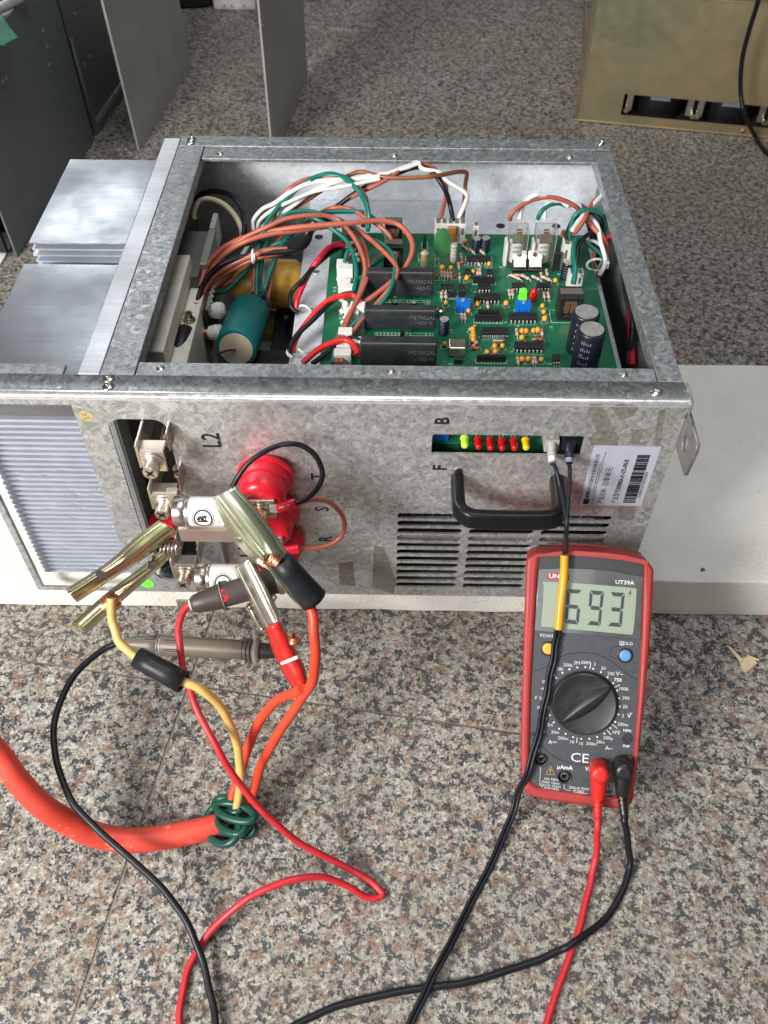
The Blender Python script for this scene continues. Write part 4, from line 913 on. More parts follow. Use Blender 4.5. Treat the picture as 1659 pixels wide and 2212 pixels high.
# ---- terminals in the slot
def lug(xc, zt, y0=-.030, wid=.0145, deep=.060, zf=.010):
    """angled copper terminal: plate running back into the slot, then a flange facing the front"""
    b = MB()
    b.box(xc - wid / 2 - .0016, xc - wid / 2, y0, y0 + deep, zt - .006, zt + .012, 'nickel')
    b.box(xc + wid / 2 - .0005, xc + wid / 2 + .0006, y0 + .012, y0 + deep, zt - .004, zt + .011, 'steel')
    b.box(xc - wid / 2, xc + wid / 2, y0, y0 + .0016, zt - .0085, zt + .0075, 'nickel')
    b.box(xc - wid / 2, xc + wid / 2, y0 + .0017, y0 + .010, zt + .0062, zt + .0078, 'nickel')
    return U(b.build('terminal_lug', bevel=.0006))
lug(-.1385, .2045, -.022); hexbolt((-.1385, -.0225, .2040), (0, -1, 0), .0046, 'nickel', 'bolt', None, .0085)
lug(-.1375, .1700, -.024); hexbolt((-.1380, -.0245, .1690), (0, -1, 0), .0045, 'nickel', 'bolt', None, .0078)
lug(-.1360, .1015, -.026); hexbolt((-.1365, -.0265, .1005), (0, -1, 0), .0045, 'nickel', 'bolt', None, .0078)
U(MB().box(-.1690, -.1305, .034, .036, ZB + .003, .225, 'dark').build('slot_shade_sheet'))  # near-black sheet stands in for the darkness deep in the slot
U(MB().box(-.165, -.145, .012, .020, .2200, .2260, 'red_ins').build('red_terminal'))
U(MB().box(-.1662, -.150, .010, .020, .095, .108, 'red_ins').build('red_terminal'))
for z_, x_ in ((.165, -.1345), (.1930, -.1355), (.146, -.1340)): t = Vector((x_, .010, z_)); hexbolt(t, (0, -1, 0), .0034, 'brass', 'bolt', None, .006)

# ---- red insulators with lugs
IR = .0158
def insulator(x, z, s=1.):
    o = U(MB().lathe([(0, IR * 1.0 * s), (.0030, IR * 1.0 * s), (.0032, IR * 1.12 * s), (.0058, IR * 1.12 * s), (.0062, IR * 1.0 * s), (.0120, IR * .97 * s), (.0124, IR * .90 * s), (.0200, IR * .90 * s), (.0232, IR * .82 * s), (.0250, IR * .68 * s), (.0254, IR * .5)], (x, -.0002, z), (0, -1, 0), 'red_ins', 40).build('insulator'))
    return o
for x, z in ((-.0780, .1740), (-.0765, .1410), (-.0750, .1100)): insulator(x, z)
for x, z in ((-.0775, .1700), (-.0755, .1350)):
    U(MB().box(x - .012, x + .0075, -.0275, -.0255, z - .0085, z + .0075, 'nickel').box(x - .012, x + .0075, -.0254, -.0225, z + .0060, z + .0078, 'nickel').build('terminal_lug', bevel=.0005))
    hexbolt((x - .001, -.0278, z - .001), (0, -1, 0), .0046, 'brass', 'bolt', None, .009)
wire(Z4, [(430, 835), (480, 750), (560, 640), (680, 555), (800, 500), (900, 485), (1000, 502), (1095, 570), (1150, 670), (1158, 760), (1110, 860), (1030, 930), (950, 965)], [-.034, -.026, -.018, -.016, -.018, -.024, -.029], 'w_black', .00165, key='y')
a, c = at(*Z4(945, 965), y=-.029), at(*Z4(800, 1010), y=-.030); U(MB().tube([a, a + (c - a) * .45, a + (c - a) * .55, c], .0030, 'red_crimp', 14, True, [.0030, .0034, .0026, .0032]).box(c.x - .005, c.x, c.y - .0006, c.y + .0006, c.z - .003, c.z + .003, 'pin').build('crimp_terminal'))
wire(Z4, [(860, 1000), (980, 962), (1090, 935), (1200, 950), (1290, 1020), (1340, 1120), (1315, 1230), (1220, 1300), (1100, 1325), (965, 1330)], [-.028, -.022, -.016, -.016, -.022, -.028], 'w_rose', .0015, key='y')
a, c = at(*Z4(965, 1332), y=-.029), at(*Z4(850, 1350), y=-.031); U(MB().tube([a, c], .0031, 'red_crimp', 14).build('crimp_terminal'))

# ---- fuses and busbars
def fuse(xl, xr, yc, z, R, tx):
    f = U(MB().tube([(xl + .006, yc, z), (xr, yc, z)], R, 'paper', 32).build('fuse'))
    MB().lathe([(0, R * 1.03), (.003, R * 1.06), (.0062, R * 1.06), (.0068, R * 1.0), (.0074, R * 1.05), (.0088, R * 1.05)], (xl - .002, yc, z), (1, 0, 0), 'steel', 32).build('end_cap', f)
    # logo: ring with B, wrapped on the cylinder
    def wrap(items, name, mat):
        o = text_mesh(items, name, mat, f)
        for v in o.data.vertices:
            s_ = v.co.y / (R * 1.006); v.co = Vector((v.co.x, yc - R * 1.006 * math.cos(s_ + tx) , z + R * 1.006 * math.sin(s_ + tx)))
    Zr = lambda x, y, rot=0: Matrix.Translation((x, y, 0)) @ Matrix.Rotation(math.radians(rot), 4, 'Z')
    wrap([('B', .0080, Zr(xl + .0160, 0, 90), 'CENTER', 1.0, .00045), ('TM', .0022, Zr(xl + .0240, .0085, 90), 'CENTER', 1), ('Bussmann®', .0040, Zr(xl + .0285, .001, 90), 'CENTER', .95, .0001), ('Cooper', .0030, Zr(xl + .0318, .001, 90), 'CENTER', 1.), ('–▷|–', .0026, Zr(xl + .0250, -.001, 90), 'CENTER', 1)], 'printed_text', 'ink')
    b = MB(); 
    for r0, r1 in ((.0050, .0061), (.0067, .0071)):
        n = 40; vv = []
        for i in range(n):
            a_ = 2 * math.pi * i / n
            for rr in (r0, r1):
                s_ = rr * 1.0 * math.sin(a_) / R + tx; vv.append((xl + .0160 + rr * math.cos(a_) * .92, yc - R * 1.008 * math.cos(s_), z + R * 1.008 * math.sin(s_)))
        b.add(vv, [(2 * i, 2 * i + 1, (2 * i + 3) % (2 * n), (2 * i + 2) % (2 * n)) for i in range(n)], 'ink')
    b.build('printed_ring', f); return f
t = at(*Z4(150, 1085), y=-.046); fuse(-.1245, -.0925, -.040, t.z - .001 , .0088, .30)
t2 = at(*Z4(260, 1620), y=-.046); fuse(-.1215, -.0900, -.040, t2.z - .001, .0088, .45)
tb_ = at(*Z4(100, 1260), y=-.046); U(MB().box(-.1270, -.0885, -.0425, -.0385, tb_.z - .0065, tb_.z + .0045, 'nickel').build('busbar', bevel=.0006))
U(MB().box(-.1330, -.1265, -.030, -.0255, tb_.z - .0050, t.z + .004, 'nickel').build('busbar_link', bevel=.0006))
U(MB().box(-.1180, -.1130, -.010, -.0005, .080, .128, 'galv_rail').build('panel_tab'))
b = MB().box(-.1415, -.1290, -.0420, -.0405, .0790, .0930, 'nickel'); U(b.build('terminal_lug', bevel=.0008))
#__PART2__
# ================================================================== MULTIMETER (leaning on the unit)
MM = Matrix.Translation((.1226, -.0915, .0823)) @ Matrix.Rotation(-.0312, 4, 'Z') @ Matrix.Rotation(.8266, 4, 'X') @ Matrix.Rotation(-.1339, 4, 'Y')
meter = empty('multimeter', (0, 0, 0), 'red and grey digital multimeter reading 693 leaning against the metal unit', 'multimeter'); meter.matrix_world = MM
_mi = MM.inverted()
def mp(x, y, z=0.):
    """point on the tilted face of the meter, in the meter's own frame"""
    d = _mi.to_3x3() @ Vector(RW @ np.array([1078.3 + x * .275 - CX, CY - 1161.3 - y * .275, -F])); c = _mi @ Vector(CAM)
    t = (z - c.z) / d.z; return ((c + d * t).x, (c + d * t).y)
def MT(x, y, z=.0002, rot=0.): p = mp(x, y); return Matrix.Translation((p[0], p[1], z)) @ Matrix.Rotation(rot, 4, 'Z')
mr = math.atan2(mp(1130, 200)[1] - mp(315, 150)[1], mp(1130, 200)[0] - mp(315, 150)[0])
def smooth(poly, sub=4):
    P = [Vector((x, y, 0)) for x, y in poly]; n = len(P); out = []
    for i in range(n):
        p0, p1, p2, p3 = P[i - 1], P[i], P[(i + 1) % n], P[(i + 2) % n]
        for k in range(sub):
            t = k / sub; q = .5 * ((2 * p1) + (p2 - p0) * t + (2 * p0 - 5 * p1 + 4 * p2 - p3) * t * t + (3 * p1 - p0 - 3 * p2 + p3) * t ** 3); out.append((q.x, q.y))
    return out
outer = smooth([mp(*q) for q in [(212, 215), (228, 160), (275, 130), (330, 118), (600, 110), (850, 130), (1080, 165), (1160, 190), (1205, 240), (1212, 310), (1190, 700), (1150, 1200), (1100, 1650), (1062, 1960), (1050, 2060), (1010, 2110), (930, 2126),
         (700, 2100), (400, 2062), (270, 2035), (205, 1995), (178, 1920), (168, 1700), (175, 1300), (190, 800), (202, 450)]])
inner = [mp(*q) for q in [(316, 158), (450, 135), (600, 128), (850, 146), (1000, 168), (1134, 202), (1125, 500), (1115, 790), (1090, 1250), (1062, 1600), (1048, 1800), (1020, 1960), (985, 2018), (940, 2036), (700, 2015), (400, 1975), (290, 1952), (250, 1915), (236, 1850), (240, 1600), (250, 1200), (275, 730), (300, 300)]]
curve_mesh('holster', outer, [inner], .034, 'holster', Matrix.Translation((0, 0, -.0150)), meter, bevel=.0022)
curve_mesh('back_cover', [(x * .97, y * .98) for x, y in outer], [], .004, 'holster', Matrix.Translation((0, 0, -.0300)), meter, bevel=.001)
face = curve_mesh('front_case', [(x * 1.003, y * 1.003) for x, y in inner], [circ(*mp(x, y), .0042 * .92, 20) for x, y in ((328, 1742), (514, 1880))], .010, 'meter', Matrix.Translation((0, 0, -.005)), meter)
curve_mesh('top_band', [mp(*q) for q in [(318, 160), (450, 138), (600, 131), (850, 149), (1000, 171), (1131, 205), (1128, 300), (900, 262), (700, 242), (500, 235), (312, 240)]], [], .0008, 'meter_top', Matrix.Translation((0, 0, .0003)), meter)
curve_mesh('display_window', [mp(*q) for q in [(312, 246), (500, 239), (700, 246), (900, 266), (1130, 305), (1110, 796), (700, 762), (277, 728)]], [rrect(0, 1e-3, 0, 1e-3, 1e-4, 1)][:0], .0008, 'lens', Matrix.Translation((0, 0, .0004)), meter, bevel=.0002)
lc = [mp(*q) for q in [(372, 342), (700, 362), (1040, 392), (1072, 400), (1078, 430), (1066, 600), (1052, 735), (1035, 757), (1000, 756), (700, 728), (365, 698), (335, 690), (330, 660), (345, 500), (350, 365)]]
curve_mesh('display', smooth(lc, 2), [], .0004, 'lcd', Matrix.Translation((0, 0, .0010)), meter)
# seven segment digits
sb = MB()
def digit(TL, TR, BL, BR, on):
    TL, TR, BL, BR = [Vector(mp(*q)) for q in (TL, TR, BL, BR)]
    def P(a, c): return (TL * (1 - a) + TR * a) * (1 - c) + (BL * (1 - a) + BR * a) * c
    w = .235; h = .115; g = .02
    S = {'a': [(g * 2, 0), (1 - g * 2, 0), (1 - w, h), (w, h)], 'd': [(w, 1 - h), (1 - w, 1 - h), (1 - g * 2, 1), (g * 2, 1)],
         'g': [(w * .6, .5), (w, .5 - h / 2), (1 - w, .5 - h / 2), (1 - w * .6, .5), (1 - w, .5 + h / 2), (w, .5 + h / 2)],
         'f': [(0, g), (w * .9, h + g), (w * .9, .5 - h * .62), (w * .4, .5 - g * .6), (0, .5 - h * .5)], 'b': [(1, g), (1 - w * .9, h + g), (1 - w * .9, .5 - h * .62), (1 - w * .4, .5 - g * .6), (1, .5 - h * .5)],
         'e': [(0, 1 - g), (w * .9, 1 - h - g), (w * .9, .5 + h * .62), (w * .4, .5 + g * .6), (0, .5 + h * .5)], 'c': [(1, 1 - g), (1 - w * .9, 1 - h - g), (1 - w * .9, .5 + h * .62), (1 - w * .4, .5 + g * .6), (1, .5 + h * .5)]}
    for s_ in on:
        q = [P(*p) for p in S[s_]]; sb.prism([(p.x, p.y) for p in (q if s_ in 'afgcd' else q)], .00125, .00132, 'seg')
digit((534, 400), (652, 408), (512, 668), (622, 680), 'afgedc'); digit((712, 410), (822, 420), (690, 680), (795, 690), 'abfgcd'); digit((872, 424), (986, 432), (850, 690), (960, 700), 'abgcd')
bolt_ = [mp(*q) for q in [(1030, 408), (1012, 438), (1026, 438), (1010, 468), (1040, 430), (1026, 430), (1036, 410)]]; sb.prism(bolt_, .00125, .00132, 'seg')
sb.build('display_digits', meter)
curve_mesh('brand_plate', [mp(*q) for q in [(386, 272), (552, 284), (549, 334), (382, 322)]], [], .0002, 'dot_red', Matrix.Translation((0, 0, .00095)), meter)
k = .0765 * .92 / 870.
T_ = lambda x, y, z=.00025, r=0.: MT(x, y, z, mr + r)
def tx(s, x, y, h, z=.00025, al='CENTER', xs=1., off=0): return (s, h * k * 1.35, T_(x, y, z), al, xs, off)
pr = [tx('UNI-T', 466, 303, 36, .0011, xs=1.15, off=.0001), tx('UT39A', 985, 352, 32, .0009, xs=1.1, off=.00005), tx('POWER', 388, 773, 28), tx('OLD', 1012, 832, 26), tx('200k', 540, 1001, 27), tx('20k', 478, 1032, 27), tx('2M', 610, 984, 27), tx('200M', 680, 982, 25),
      tx('2', 752, 993, 27), tx('20', 818, 1027, 27), tx('200', 878, 1069, 27), tx('V~', 945, 1070, 36), tx('750', 932, 1118, 29, off=.00006), tx('1000', 976, 1188, 27), tx('200', 996, 1260, 27), tx('20', 989, 1328, 27), tx('2', 972, 1399, 27),
      tx('V̅', 1020, 1400, 34, off=.00006), tx('200m', 972, 1468, 27), tx('hFE', 920, 1530, 30), tx('200µ', 856, 1574, 27), tx('20m', 796, 1605, 27), tx('200m', 724, 1619, 27), tx('10', 642, 1618, 27), tx('10', 570, 1604, 27), tx('200m', 502, 1576, 27),
      tx('20m', 440, 1528, 27), tx('2m', 400, 1470, 27), tx('200µ', 340, 1412, 27), tx('2k', 425, 1078, 25), tx('200', 360, 1132, 25), tx('→+', 348, 1186, 26), tx('F', 290, 1258, 30), tx('2µ', 330, 1258, 24), tx('20n', 320, 1335, 24),
      tx('A⎓', 420, 1608, 34), tx('A~', 862, 1654, 34), tx('CE', 632, 1732, 78, xs=1.15), tx('NPN', 1005, 1516, 22, off=.00005), tx('PNP', 998, 1638, 22, off=.00005), tx('A', 305, 1668, 30), tx('µAmA', 515, 1805, 34, off=.0001), tx('VΩ', 706, 1818, 34, off=.00005), tx('▸+♫', 780, 1826, 26),
      tx('10A MAX', 408, 1898, 22), tx('MAX 10sec', 404, 1924, 22), tx('EACH 15min', 404, 1948, 22), tx('UNFUSED', 403, 1972, 22), tx('200mA MAX', 628, 1968, 22), tx('FUSED', 626, 1992, 22),
      tx('CAT II 600V', 856, 1930, 20), tx('CAT I 1000V', 858, 1952, 20), tx('1000V MAX', 862, 1974, 20), tx('Cx', 342, 1520, 24)]
text_mesh(pr, 'printed_text', 'print', meter)
text_mesh([tx('COM', 991, 1728, 30), tx('⚠', 402, 1832, 50), tx('⚠', 862, 1878, 46)], 'printed_text', 'print_y', meter)
# tick dots, lines, HOLD box
tb = MB(); c0 = Vector(mp(668, 1297)); rd = (Vector(mp(938, 1310)) - c0).length
for x, y in [(413, 1153), (448, 1103), (497, 1062), (552, 1034), (613, 1019), (677, 1017), (739, 1030), (799, 1056), (851, 1096), (895, 1143), (926, 1201), (943, 1262), (947, 1326), (937, 1389), (911, 1447), (874, 1496), (826, 1539), (770, 1566), (708, 1580), (644, 1581), (581, 1567), (522, 1541), (470, 1501), (428, 1452), (398, 1395), (380, 1335), (376, 1265)]:
    p = mp(x, y); tb.prism(circ(p[0], p[1], .00062, 10), .00002, .0001, 'print')
def bar(x0, y0, x1, y1, t=.00022, m='print', z=.0001):
    a, c = Vector(mp(x0, y0)), Vector(mp(x1, y1)); n = Vector((-(c - a).y, (c - a).x)).normalized() * t
    tb.prism([tuple(a + n), tuple(c + n), tuple(c - n), tuple(a - n)][::-1], .00002, z, m)
for q in ((720, 985, 711, 1032), (905, 1177, 948, 1155), (888, 1468, 928, 1498), (846, 1512, 878, 1548), (613, 1570, 608, 1612)): bar(*q)
for q in ((325, 1800, 318, 1940), (318, 1940, 340, 1960), (512, 1936, 508, 1968), (508, 1968, 530, 1982), (530, 1982, 560, 1986), (465, 1990, 700, 2012), (935, 1940, 930, 1990), (930, 1990, 880, 2000), (946, 1950, 940, 2005), (940, 2005, 830, 2022)): bar(*q, t=.00012)
tb.build('printed_ticks', meter, kind='stuff')
text_mesh([tx('H', 962, 828, 24, .0003, off=.0001)], 'printed_text', 'meter', meter)
curve_mesh('hold_mark', [mp(*q) for q in [(947, 812), (980, 814), (979, 846), (946, 844)]], [], .00012, 'print', Matrix.Translation((0, 0, .00008)), meter)
# mould lines
g_ = MB()
for path in ([(262, 1043), (330, 1035), (420, 980), (520, 920), (640, 903), (760, 915), (870, 965), (960, 1035), (1040, 1095), (1092, 1112)], [(243, 1570), (300, 1600), (380, 1680), (480, 1745), (600, 1780), (720, 1783), (850, 1755), (930, 1710)]):
    P = spline([Vector((*mp(*q), .0)) for q in path], 4); g_.tube(P, .00022, 'ink', 6)
for cx, cy, s_ in ((430, 868, 1), (940, 905, -1)):
    P = [Vector((*mp(cx + 72 * math.cos(a_) * 1.0, cy + 52 * math.sin(a_)), 0)) for a_ in [math.radians(d * s_ + (90 if s_ > 0 else 90)) for d in range(-180 if s_ > 0 else -180, 30, 15)]]; g_.tube(P, .00018, 'ink', 5)
g_.build('mould_lines', meter)
for x, y, m_ in ((385, 870, 'btn_y'), (990, 924, 'btn_b')):
    p = mp(x, y); bt_ = MB().lathe([(.00005, .0052 * .92), (.0004, .0052 * .92), (.0006, .0047 * .92), (.0002, .0044 * .92)], (p[0], p[1], 0), (0, 0, 1), 'ink', 24).build('button_ring', meter)
    MB().lathe([(.0001, .0036), (.0012, .0036), (.0016, .0032), (.0017, .002)], (p[0], p[1], 0), (0, 0, 1), m_, 24).build('button', meter)
# dial
dl = MB().lathe([(.0001, rd), (.0004, rd), (.0004, rd * .965), (.0001, rd * .965)], (c0.x, c0.y, 0), (0, 0, 1), 'ink', 64).lathe([(.0002, rd * .955), (.0030, rd * .94), (.0036, rd * .90), (.0030, rd * .80), (.0022, rd * .5), (.0020, .001)], (c0.x, c0.y, 0), (0, 0, 1), 'dial', 64).build('dial', meter)
A, Bq = Vector(mp(470, 1436)), Vector(mp(872, 1155)); dv = (Bq - A); nv = Vector((-dv.y, dv.x)).normalized()
rows = []
for lat, zz in ((-1, .0022), (-.95, .0050), (-.1, .0066), (.12, .0066), (.80, .0030), (1, .0018)):
    rows.append([Vector((*(A + dv * t + nv * lat * .0062 * .9 * math.sin(math.pi * max(.03, min(.97, t))) ** .8), zz if 0 < t < 1 else .0022)) for t in [i / 20 for i in range(21)]])
MB().loft(rows, 'dial').build('pointer', dl)
p = mp(1000, 1578); tr = MB().lathe([(.00005, .0036), (.0005, .0036), (.0006, .0032)], (p[0], p[1], 0), (0, 0, 1), 'meter_top', 20)
for a_, c_ in ((0, 1), (0, -1), (1, 0), (-1, 0)): tr.box(p[0] + a_ * .0018 - .0007, p[0] + a_ * .0018 + .0007, p[1] + c_ * .0018 - .0007, p[1] + c_ * .0018 + .0007, .0006, .0007, 'ink')
tr.build('transistor_socket', meter)
p0, p1 = mp(247, 1542), mp(382, 1552); MB().box(p0[0], p1[0], p0[1] - .0012, p0[1] + .0012, .0, .00015, 'ink').build('socket_slot', meter)
for x, y in ((328, 1742), (514, 1880)):
    p = mp(x, y); MB().lathe([(-.0001, .0036), (.0004, .0046), (.0008, .0042), (.0006, .0036), (-.008, .0034), (-.008, .0001)], (p[0], p[1], 0), (0, 0, 1), 'ink', 28, False).lathe([(-.008, .0026), (-.001, .0026), (-.0008, .0022), (-.008, .0020)], (p[0], p[1], 0), (0, 0, 1), 'grey_p', 20, False).lathe([(-.0079, .0018), (-.0070, .0017)], (p[0], p[1], 0), (0, 0, 1), 'pin', 14).build('input_jack', meter)
def mw(x, y, z=0.): return MM @ Vector((*mp(x, y), z))

# ================================================================== TEST LEADS
def on(u, v, z): return at(u, v, z=z)
def lead(name, label, mat, plug_xy, plug_mat, boot, cable, probe_fn):
    e = empty(name, cable[len(cable) // 2], label, 'test lead')
    K = lambda o: keep(o, e)
    c = Vector(mp(*plug_xy)); zdir = MM.to_3x3() @ Vector((0, 0, 1)); dn = MM.to_3x3() @ Vector((.02, -1, 0)).normalized()
    base = MM @ Vector((c.x, c.y + .0045, 0)); hd = base + zdir * .0155
    pl = K(MB().lathe([(.0002, .0055), (.003, .0060), (.011, .0058), (.0145, .0056), (.0158, .0046), (.0162, .003)], base, zdir, plug_mat, 32).tube([hd - zdir * .0065, hd - zdir * .0065 + dn * .006, hd - zdir * .0068 + dn * .013, hd - zdir * .0072 + dn * .0170], .0046, plug_mat, 20, True, [.0056, .0052, .0046, .0040]).build('banana_plug'))
    q = hd - zdir * .0072 + dn * .0170; bt_ = MB()
    d2 = (Vector(boot) - q).normalized()
    for i in range(5): s_ = q + d2 * (.0006 + i * .0030); bt_.tube([s_, s_ + d2 * .0019], .0034 - i * .00022, plug_mat, 18)
    bt_.tube([q, q + d2 * .016], .0022, plug_mat, 14)
    bt_.build('strain_relief', pl).matrix_parent_inverse = Matrix.Identity(4)
    pl_ = bpy.context
    K(MB().tube(wob(spline([q + d2 * .012, q + d2 * .018] + cable, 8)), .00215, mat, 14).build('cable'))
    probe_fn(K); return e
# red lead
rc = [on(1287, 1850, .010), on(1278, 1900, .0030), on(1262, 1960, .0022), on(1243, 2030, .0021), on(1215, 2110, .0021), on(1180, 2212, .0021), on(1150, 2290, .0021), on(1080, 2390, .0021), on(900, 2480, .0021), on(650, 2480, .0021), on(470, 2400, .0021), on(400, 2300, .0021),
      on(388, 2205, .0021), on(396, 2130, .0022), on(420, 2065, .0030), on(470, 1995, .010), on(540, 1938, .020), on(620, 1903, .024), on(690, 1895, .020), on(740, 1910, .012), on(790, 1936, .0040), on(815, 1940, .0022), on(826, 1930, .0022), on(800, 1905, .0030), on(740, 1870, .010), on(650, 1820, .026), on(580, 1765, .044), on(520, 1698, .062),
      on(470, 1617, .082), on(425, 1530, .094), on(398, 1450, .102), on(387, 1385, .112), on(389, 1340, .118), on(402, 1312, .122), on(415, 1303, .124)]
def tube_list(pp, rr): return pp, rr
def red_probe(K):
    a, c = on(412, 1307, .124), on(600, 1252, .128); d = (c - a)
    pr_ = K(MB().tube([a + d * t for t in (0, .01, .05, .15, .32, .36, .365, .40, .8, .95, 1.0, 1.02)], .006, 'probe_d', 28, True, [.0036, .0044, .0056, .0068, .0078, .0080, .0076, .0076, .0080, .0084, .0086, .006]).build('probe'))
    MB().tube([a - d * .012, a + d * .012], .0037, 'w_white', 24).build('white_ring', pr_)
    MB().tube([a + d * .97, a + d * 1.0, a + d * 1.03, a + d * 1.05], .0072, 'res_grey', 28, True, [.0090, .0098, .0098, .0072]).build('collar', pr_)
    n = (Vector(CAM) - (a + d * .5)).normalized(); sd = d.normalized().cross(n).normalized()
    for t_, lt in ((.37, .0010), (.86, .002)):
        m_ = MB(); cc = a + d * t_; R_ = .00785
        m_.add([cc + d.normalized() * .0034 * math.cos(an) * (1 if t_ < .5 else .5) + n * R_ * math.cos(.55 * math.sin(an)) - sd * R_ * math.sin(.55 * math.sin(an)) for an in [i * math.pi / 8 for i in range(16)]], [list(range(16))], 'dot_red', True); m_.build('red_mark', pr_)
    MB().tube([a + d * 1.04, a + d * 1.16, a + d * 1.22], .002, 'steel', 12, True, [.0035, .0012, .0007]).build('probe_tip', pr_)
    for t_ in (.345, .352): MB().tube([a + d * t_, a + d * (t_ + .004)], .0081, 'res_grey', 28).build('groove_ring', pr_)
red = lead('red_test_lead', 'red test lead running from the meter to a brown probe marked with red dots', 'lead_red', (775, 1850), 'sleeve_r', on(1290, 1800, .028), rc, red_probe)
M['sleeve_r']
# black lead
bc_ = [on(1357, 1830, .015), on(1360, 1875, .0040), on(1345, 1925, .0021), on(1310, 1980, .0021), on(1240, 2036, .0063), on(1205, 2055, .0030), on(1150, 2080, .0021), on(1060, 2108, .0025), on(1000, 2122, .0030), on(940, 2132, .0030), on(860, 2143, .0022), on(760, 2165, .0021), on(700, 2185, .0021), on(640, 2212, .0021), on(580, 2250, .0021), on(530, 2295, .004), on(495, 2310, .006), on(475, 2275, .0060),
       on(467, 2212, .0050), on(458, 2160, .0045), on(438, 2080, .0066), on(412, 2010, .012), on(375, 1948, .018), on(325, 1892, .024), on(260, 1838, .030), on(200, 1782, .036), on(152, 1722, .040), on(125, 1655, .044), on(115, 1590, .048), on(130, 1518, .052), on(170, 1448, .055), on(220, 1404, .058), on(250, 1391, .060), on(268, 1389, .060)]
def black_probe(K):
    a, c = on(266, 1389, .060), on(552, 1405, .064); d = c - a; dn_ = d.normalized()
    pr_ = K(MB().tube([a + d * t for t in (0, .01, .08, .2, .27, .272, .29, .30, .5, .75, .93, 1.0)], .006, 'probe', 28, True, [.0030, .0038, .0052, .0064, .0067, .0063, .0063, .0066, .0070, .0068, .0064, .0066]).build('probe'))
    MB().tube([a - d * .008, a + d * .008], .0038, 'w_white', 24).build('white_ring', pr_)
    for t_ in (.272, .292): MB().tube([a + d * t_, a + d * (t_ + .005)], .0068, 'res_grey', 28).build('groove_ring', pr_)
    n = (Vector(CAM) - (a + d * .2)).normalized()
    for lt in (-.0028, .0030):
        sd = dn_.cross(n).normalized()
        for t0 in (.16, .31): q = a + d * t0 + sd * lt; MB().tube([q + n * (.0052 + .001 * (t0 > .2)), q + dn_ * .009 + n * (.0056 + .001 * (t0 > .2))], .0009, 'probe_d', 8).build('grip_groove', pr_)
    for t_, r_ in ((.90, .0070), (.93, .0074), (.96, .0078)): MB().tube([a + d * t_, a + d * (t_ + .010)], r_, 'probe', 28).build('grip_ring', pr_)
    MB().tube([a + d * .99, a + d * 1.0, a + d * 1.02, a + d * 1.035], .009, 'res_grey', 32, True, [.0074, .0088, .0088, .0070]).build('collar', pr_)
    MB().tube([a + d * 1.03, a + d * 1.06, a + d * 1.16, a + d * 1.2], .0055, 'probe_d', 24, True, [.0055, .0056, .0044, .003]).build('tip_guard', pr_)
blk = lead('black_test_lead', 'black test lead curling across the floor to a grey brown probe beside the yellow wire', 'lead_black', (960, 1825), 'black', on(1352, 1790, .030), bc_, black_probe)

# ================================================================== OPTICAL FIBRE PAIR
fo = empty('fibre_cable', on(1000, 1980, .0016), 'thin black twin fibre cable with amber sleeve plugged into the window under the letter B', 'fibre cable')
Kf = lambda o: keep(o, fo)
for x, z, m_, m2 in ((.0962, .1975, 'res_grey', 'res_grey'), (.1066, .1965, 'elcap', 'elstripe')):
    pl = Kf(MB().lathe([(-.010, .0030), (-.001, .0030), (0, .0026), (.002, .0022), (.0022, .0028), (.0046, .0028), (.0050, .0023), (.0085, .0021), (.0090, .0013)], (x, -.0005, z), (-.02, -1, -.42), m_, 20)
            .lathe([(.0052, .0024), (.0080, .0023)], (x, -.0005, z), (-.02, -1, -.42), m2 if m_ == 'elcap' else 'white_p', 20).build('optical_plug'))
sl = [(mw(512, 125, .006)), mw(505, 300, .0052), mw(480, 520, .0050), mw(464, 705, .0050)]
fl = [Vector((.0958, -.0090, .1936)), at(1200, 1010, y=-.018), at(1211, 1055, y=-.028), at(1220, 1105, y=-.042), at(1223, 1150, y=-.050), sl[0] + Vector((-.0006, .001, .001))]
fr_ = [Vector((.1062, -.0088, .1926)), at(1231, 1015, y=-.018), at(1229, 1060, y=-.030), at(1226, 1105, y=-.043), at(1224, 1150, y=-.050), sl[0] + Vector((.0008, .001, .001))]
for i, P in enumerate((fl, fr_)): Kf(MB().tube(spline(P, 7), .00125, 'lead_black', 10).build('fibre'))
Kf(MB().tube(spline(sl, 6), .0026, 'sleeve_y', 18).build('cable_sleeve'))
dn = [sl[-1], mw(440, 830, .0030), mw(415, 1000, .0028), mw(385, 1170, .0028), mw(340, 1370, .0028), mw(290, 1600, .0028), mw(225, 1830, .0050), on(1120, 1715, .020), on(1100, 1775, .009), on(1062, 1860, .0020), on(1005, 1975, .0015), on(950, 2085, .0075), on(915, 2150, .0050), on(885, 2212, .0016), on(848, 2290, .0016), on(800, 2400, .0016)]
dn = wob(spline(dn, 7), .0003)
for s_ in (-1, 1): Kf(MB().tube([p + Vector((.00118 * s_, -.0003 * s_, 0)) for p in dn], .0012, 'lead_black', 8).build('fibre'))

# ================================================================== THICK POWER CABLE WITH CLIPS
pc = empty('power_cable', on(300, 1780, 0), 'thick orange red mains cable split into yellow and orange cores with metal clips', 'power cable')
Kp = lambda o: keep(o, pc)
thick = [on(-120, 1460, .11), on(-60, 1560, .092), on(0, 1632, .074), on(40, 1688, .060), on(92, 1741, .045), on(150, 1778, .030), on(210, 1804, .018), on(280, 1815, .011), on(350, 1809, .0085), on(410, 1798, .0084), on(450, 1789, .0084), on(478, 1781, .0084)]
sh = Kp(MB().tube(spline(thick, 8), .0078, 'orange_big', 28, True, [.0067 + .0011 * min(1, i / 45) for i in range(89)]).build('cable_sheath'))
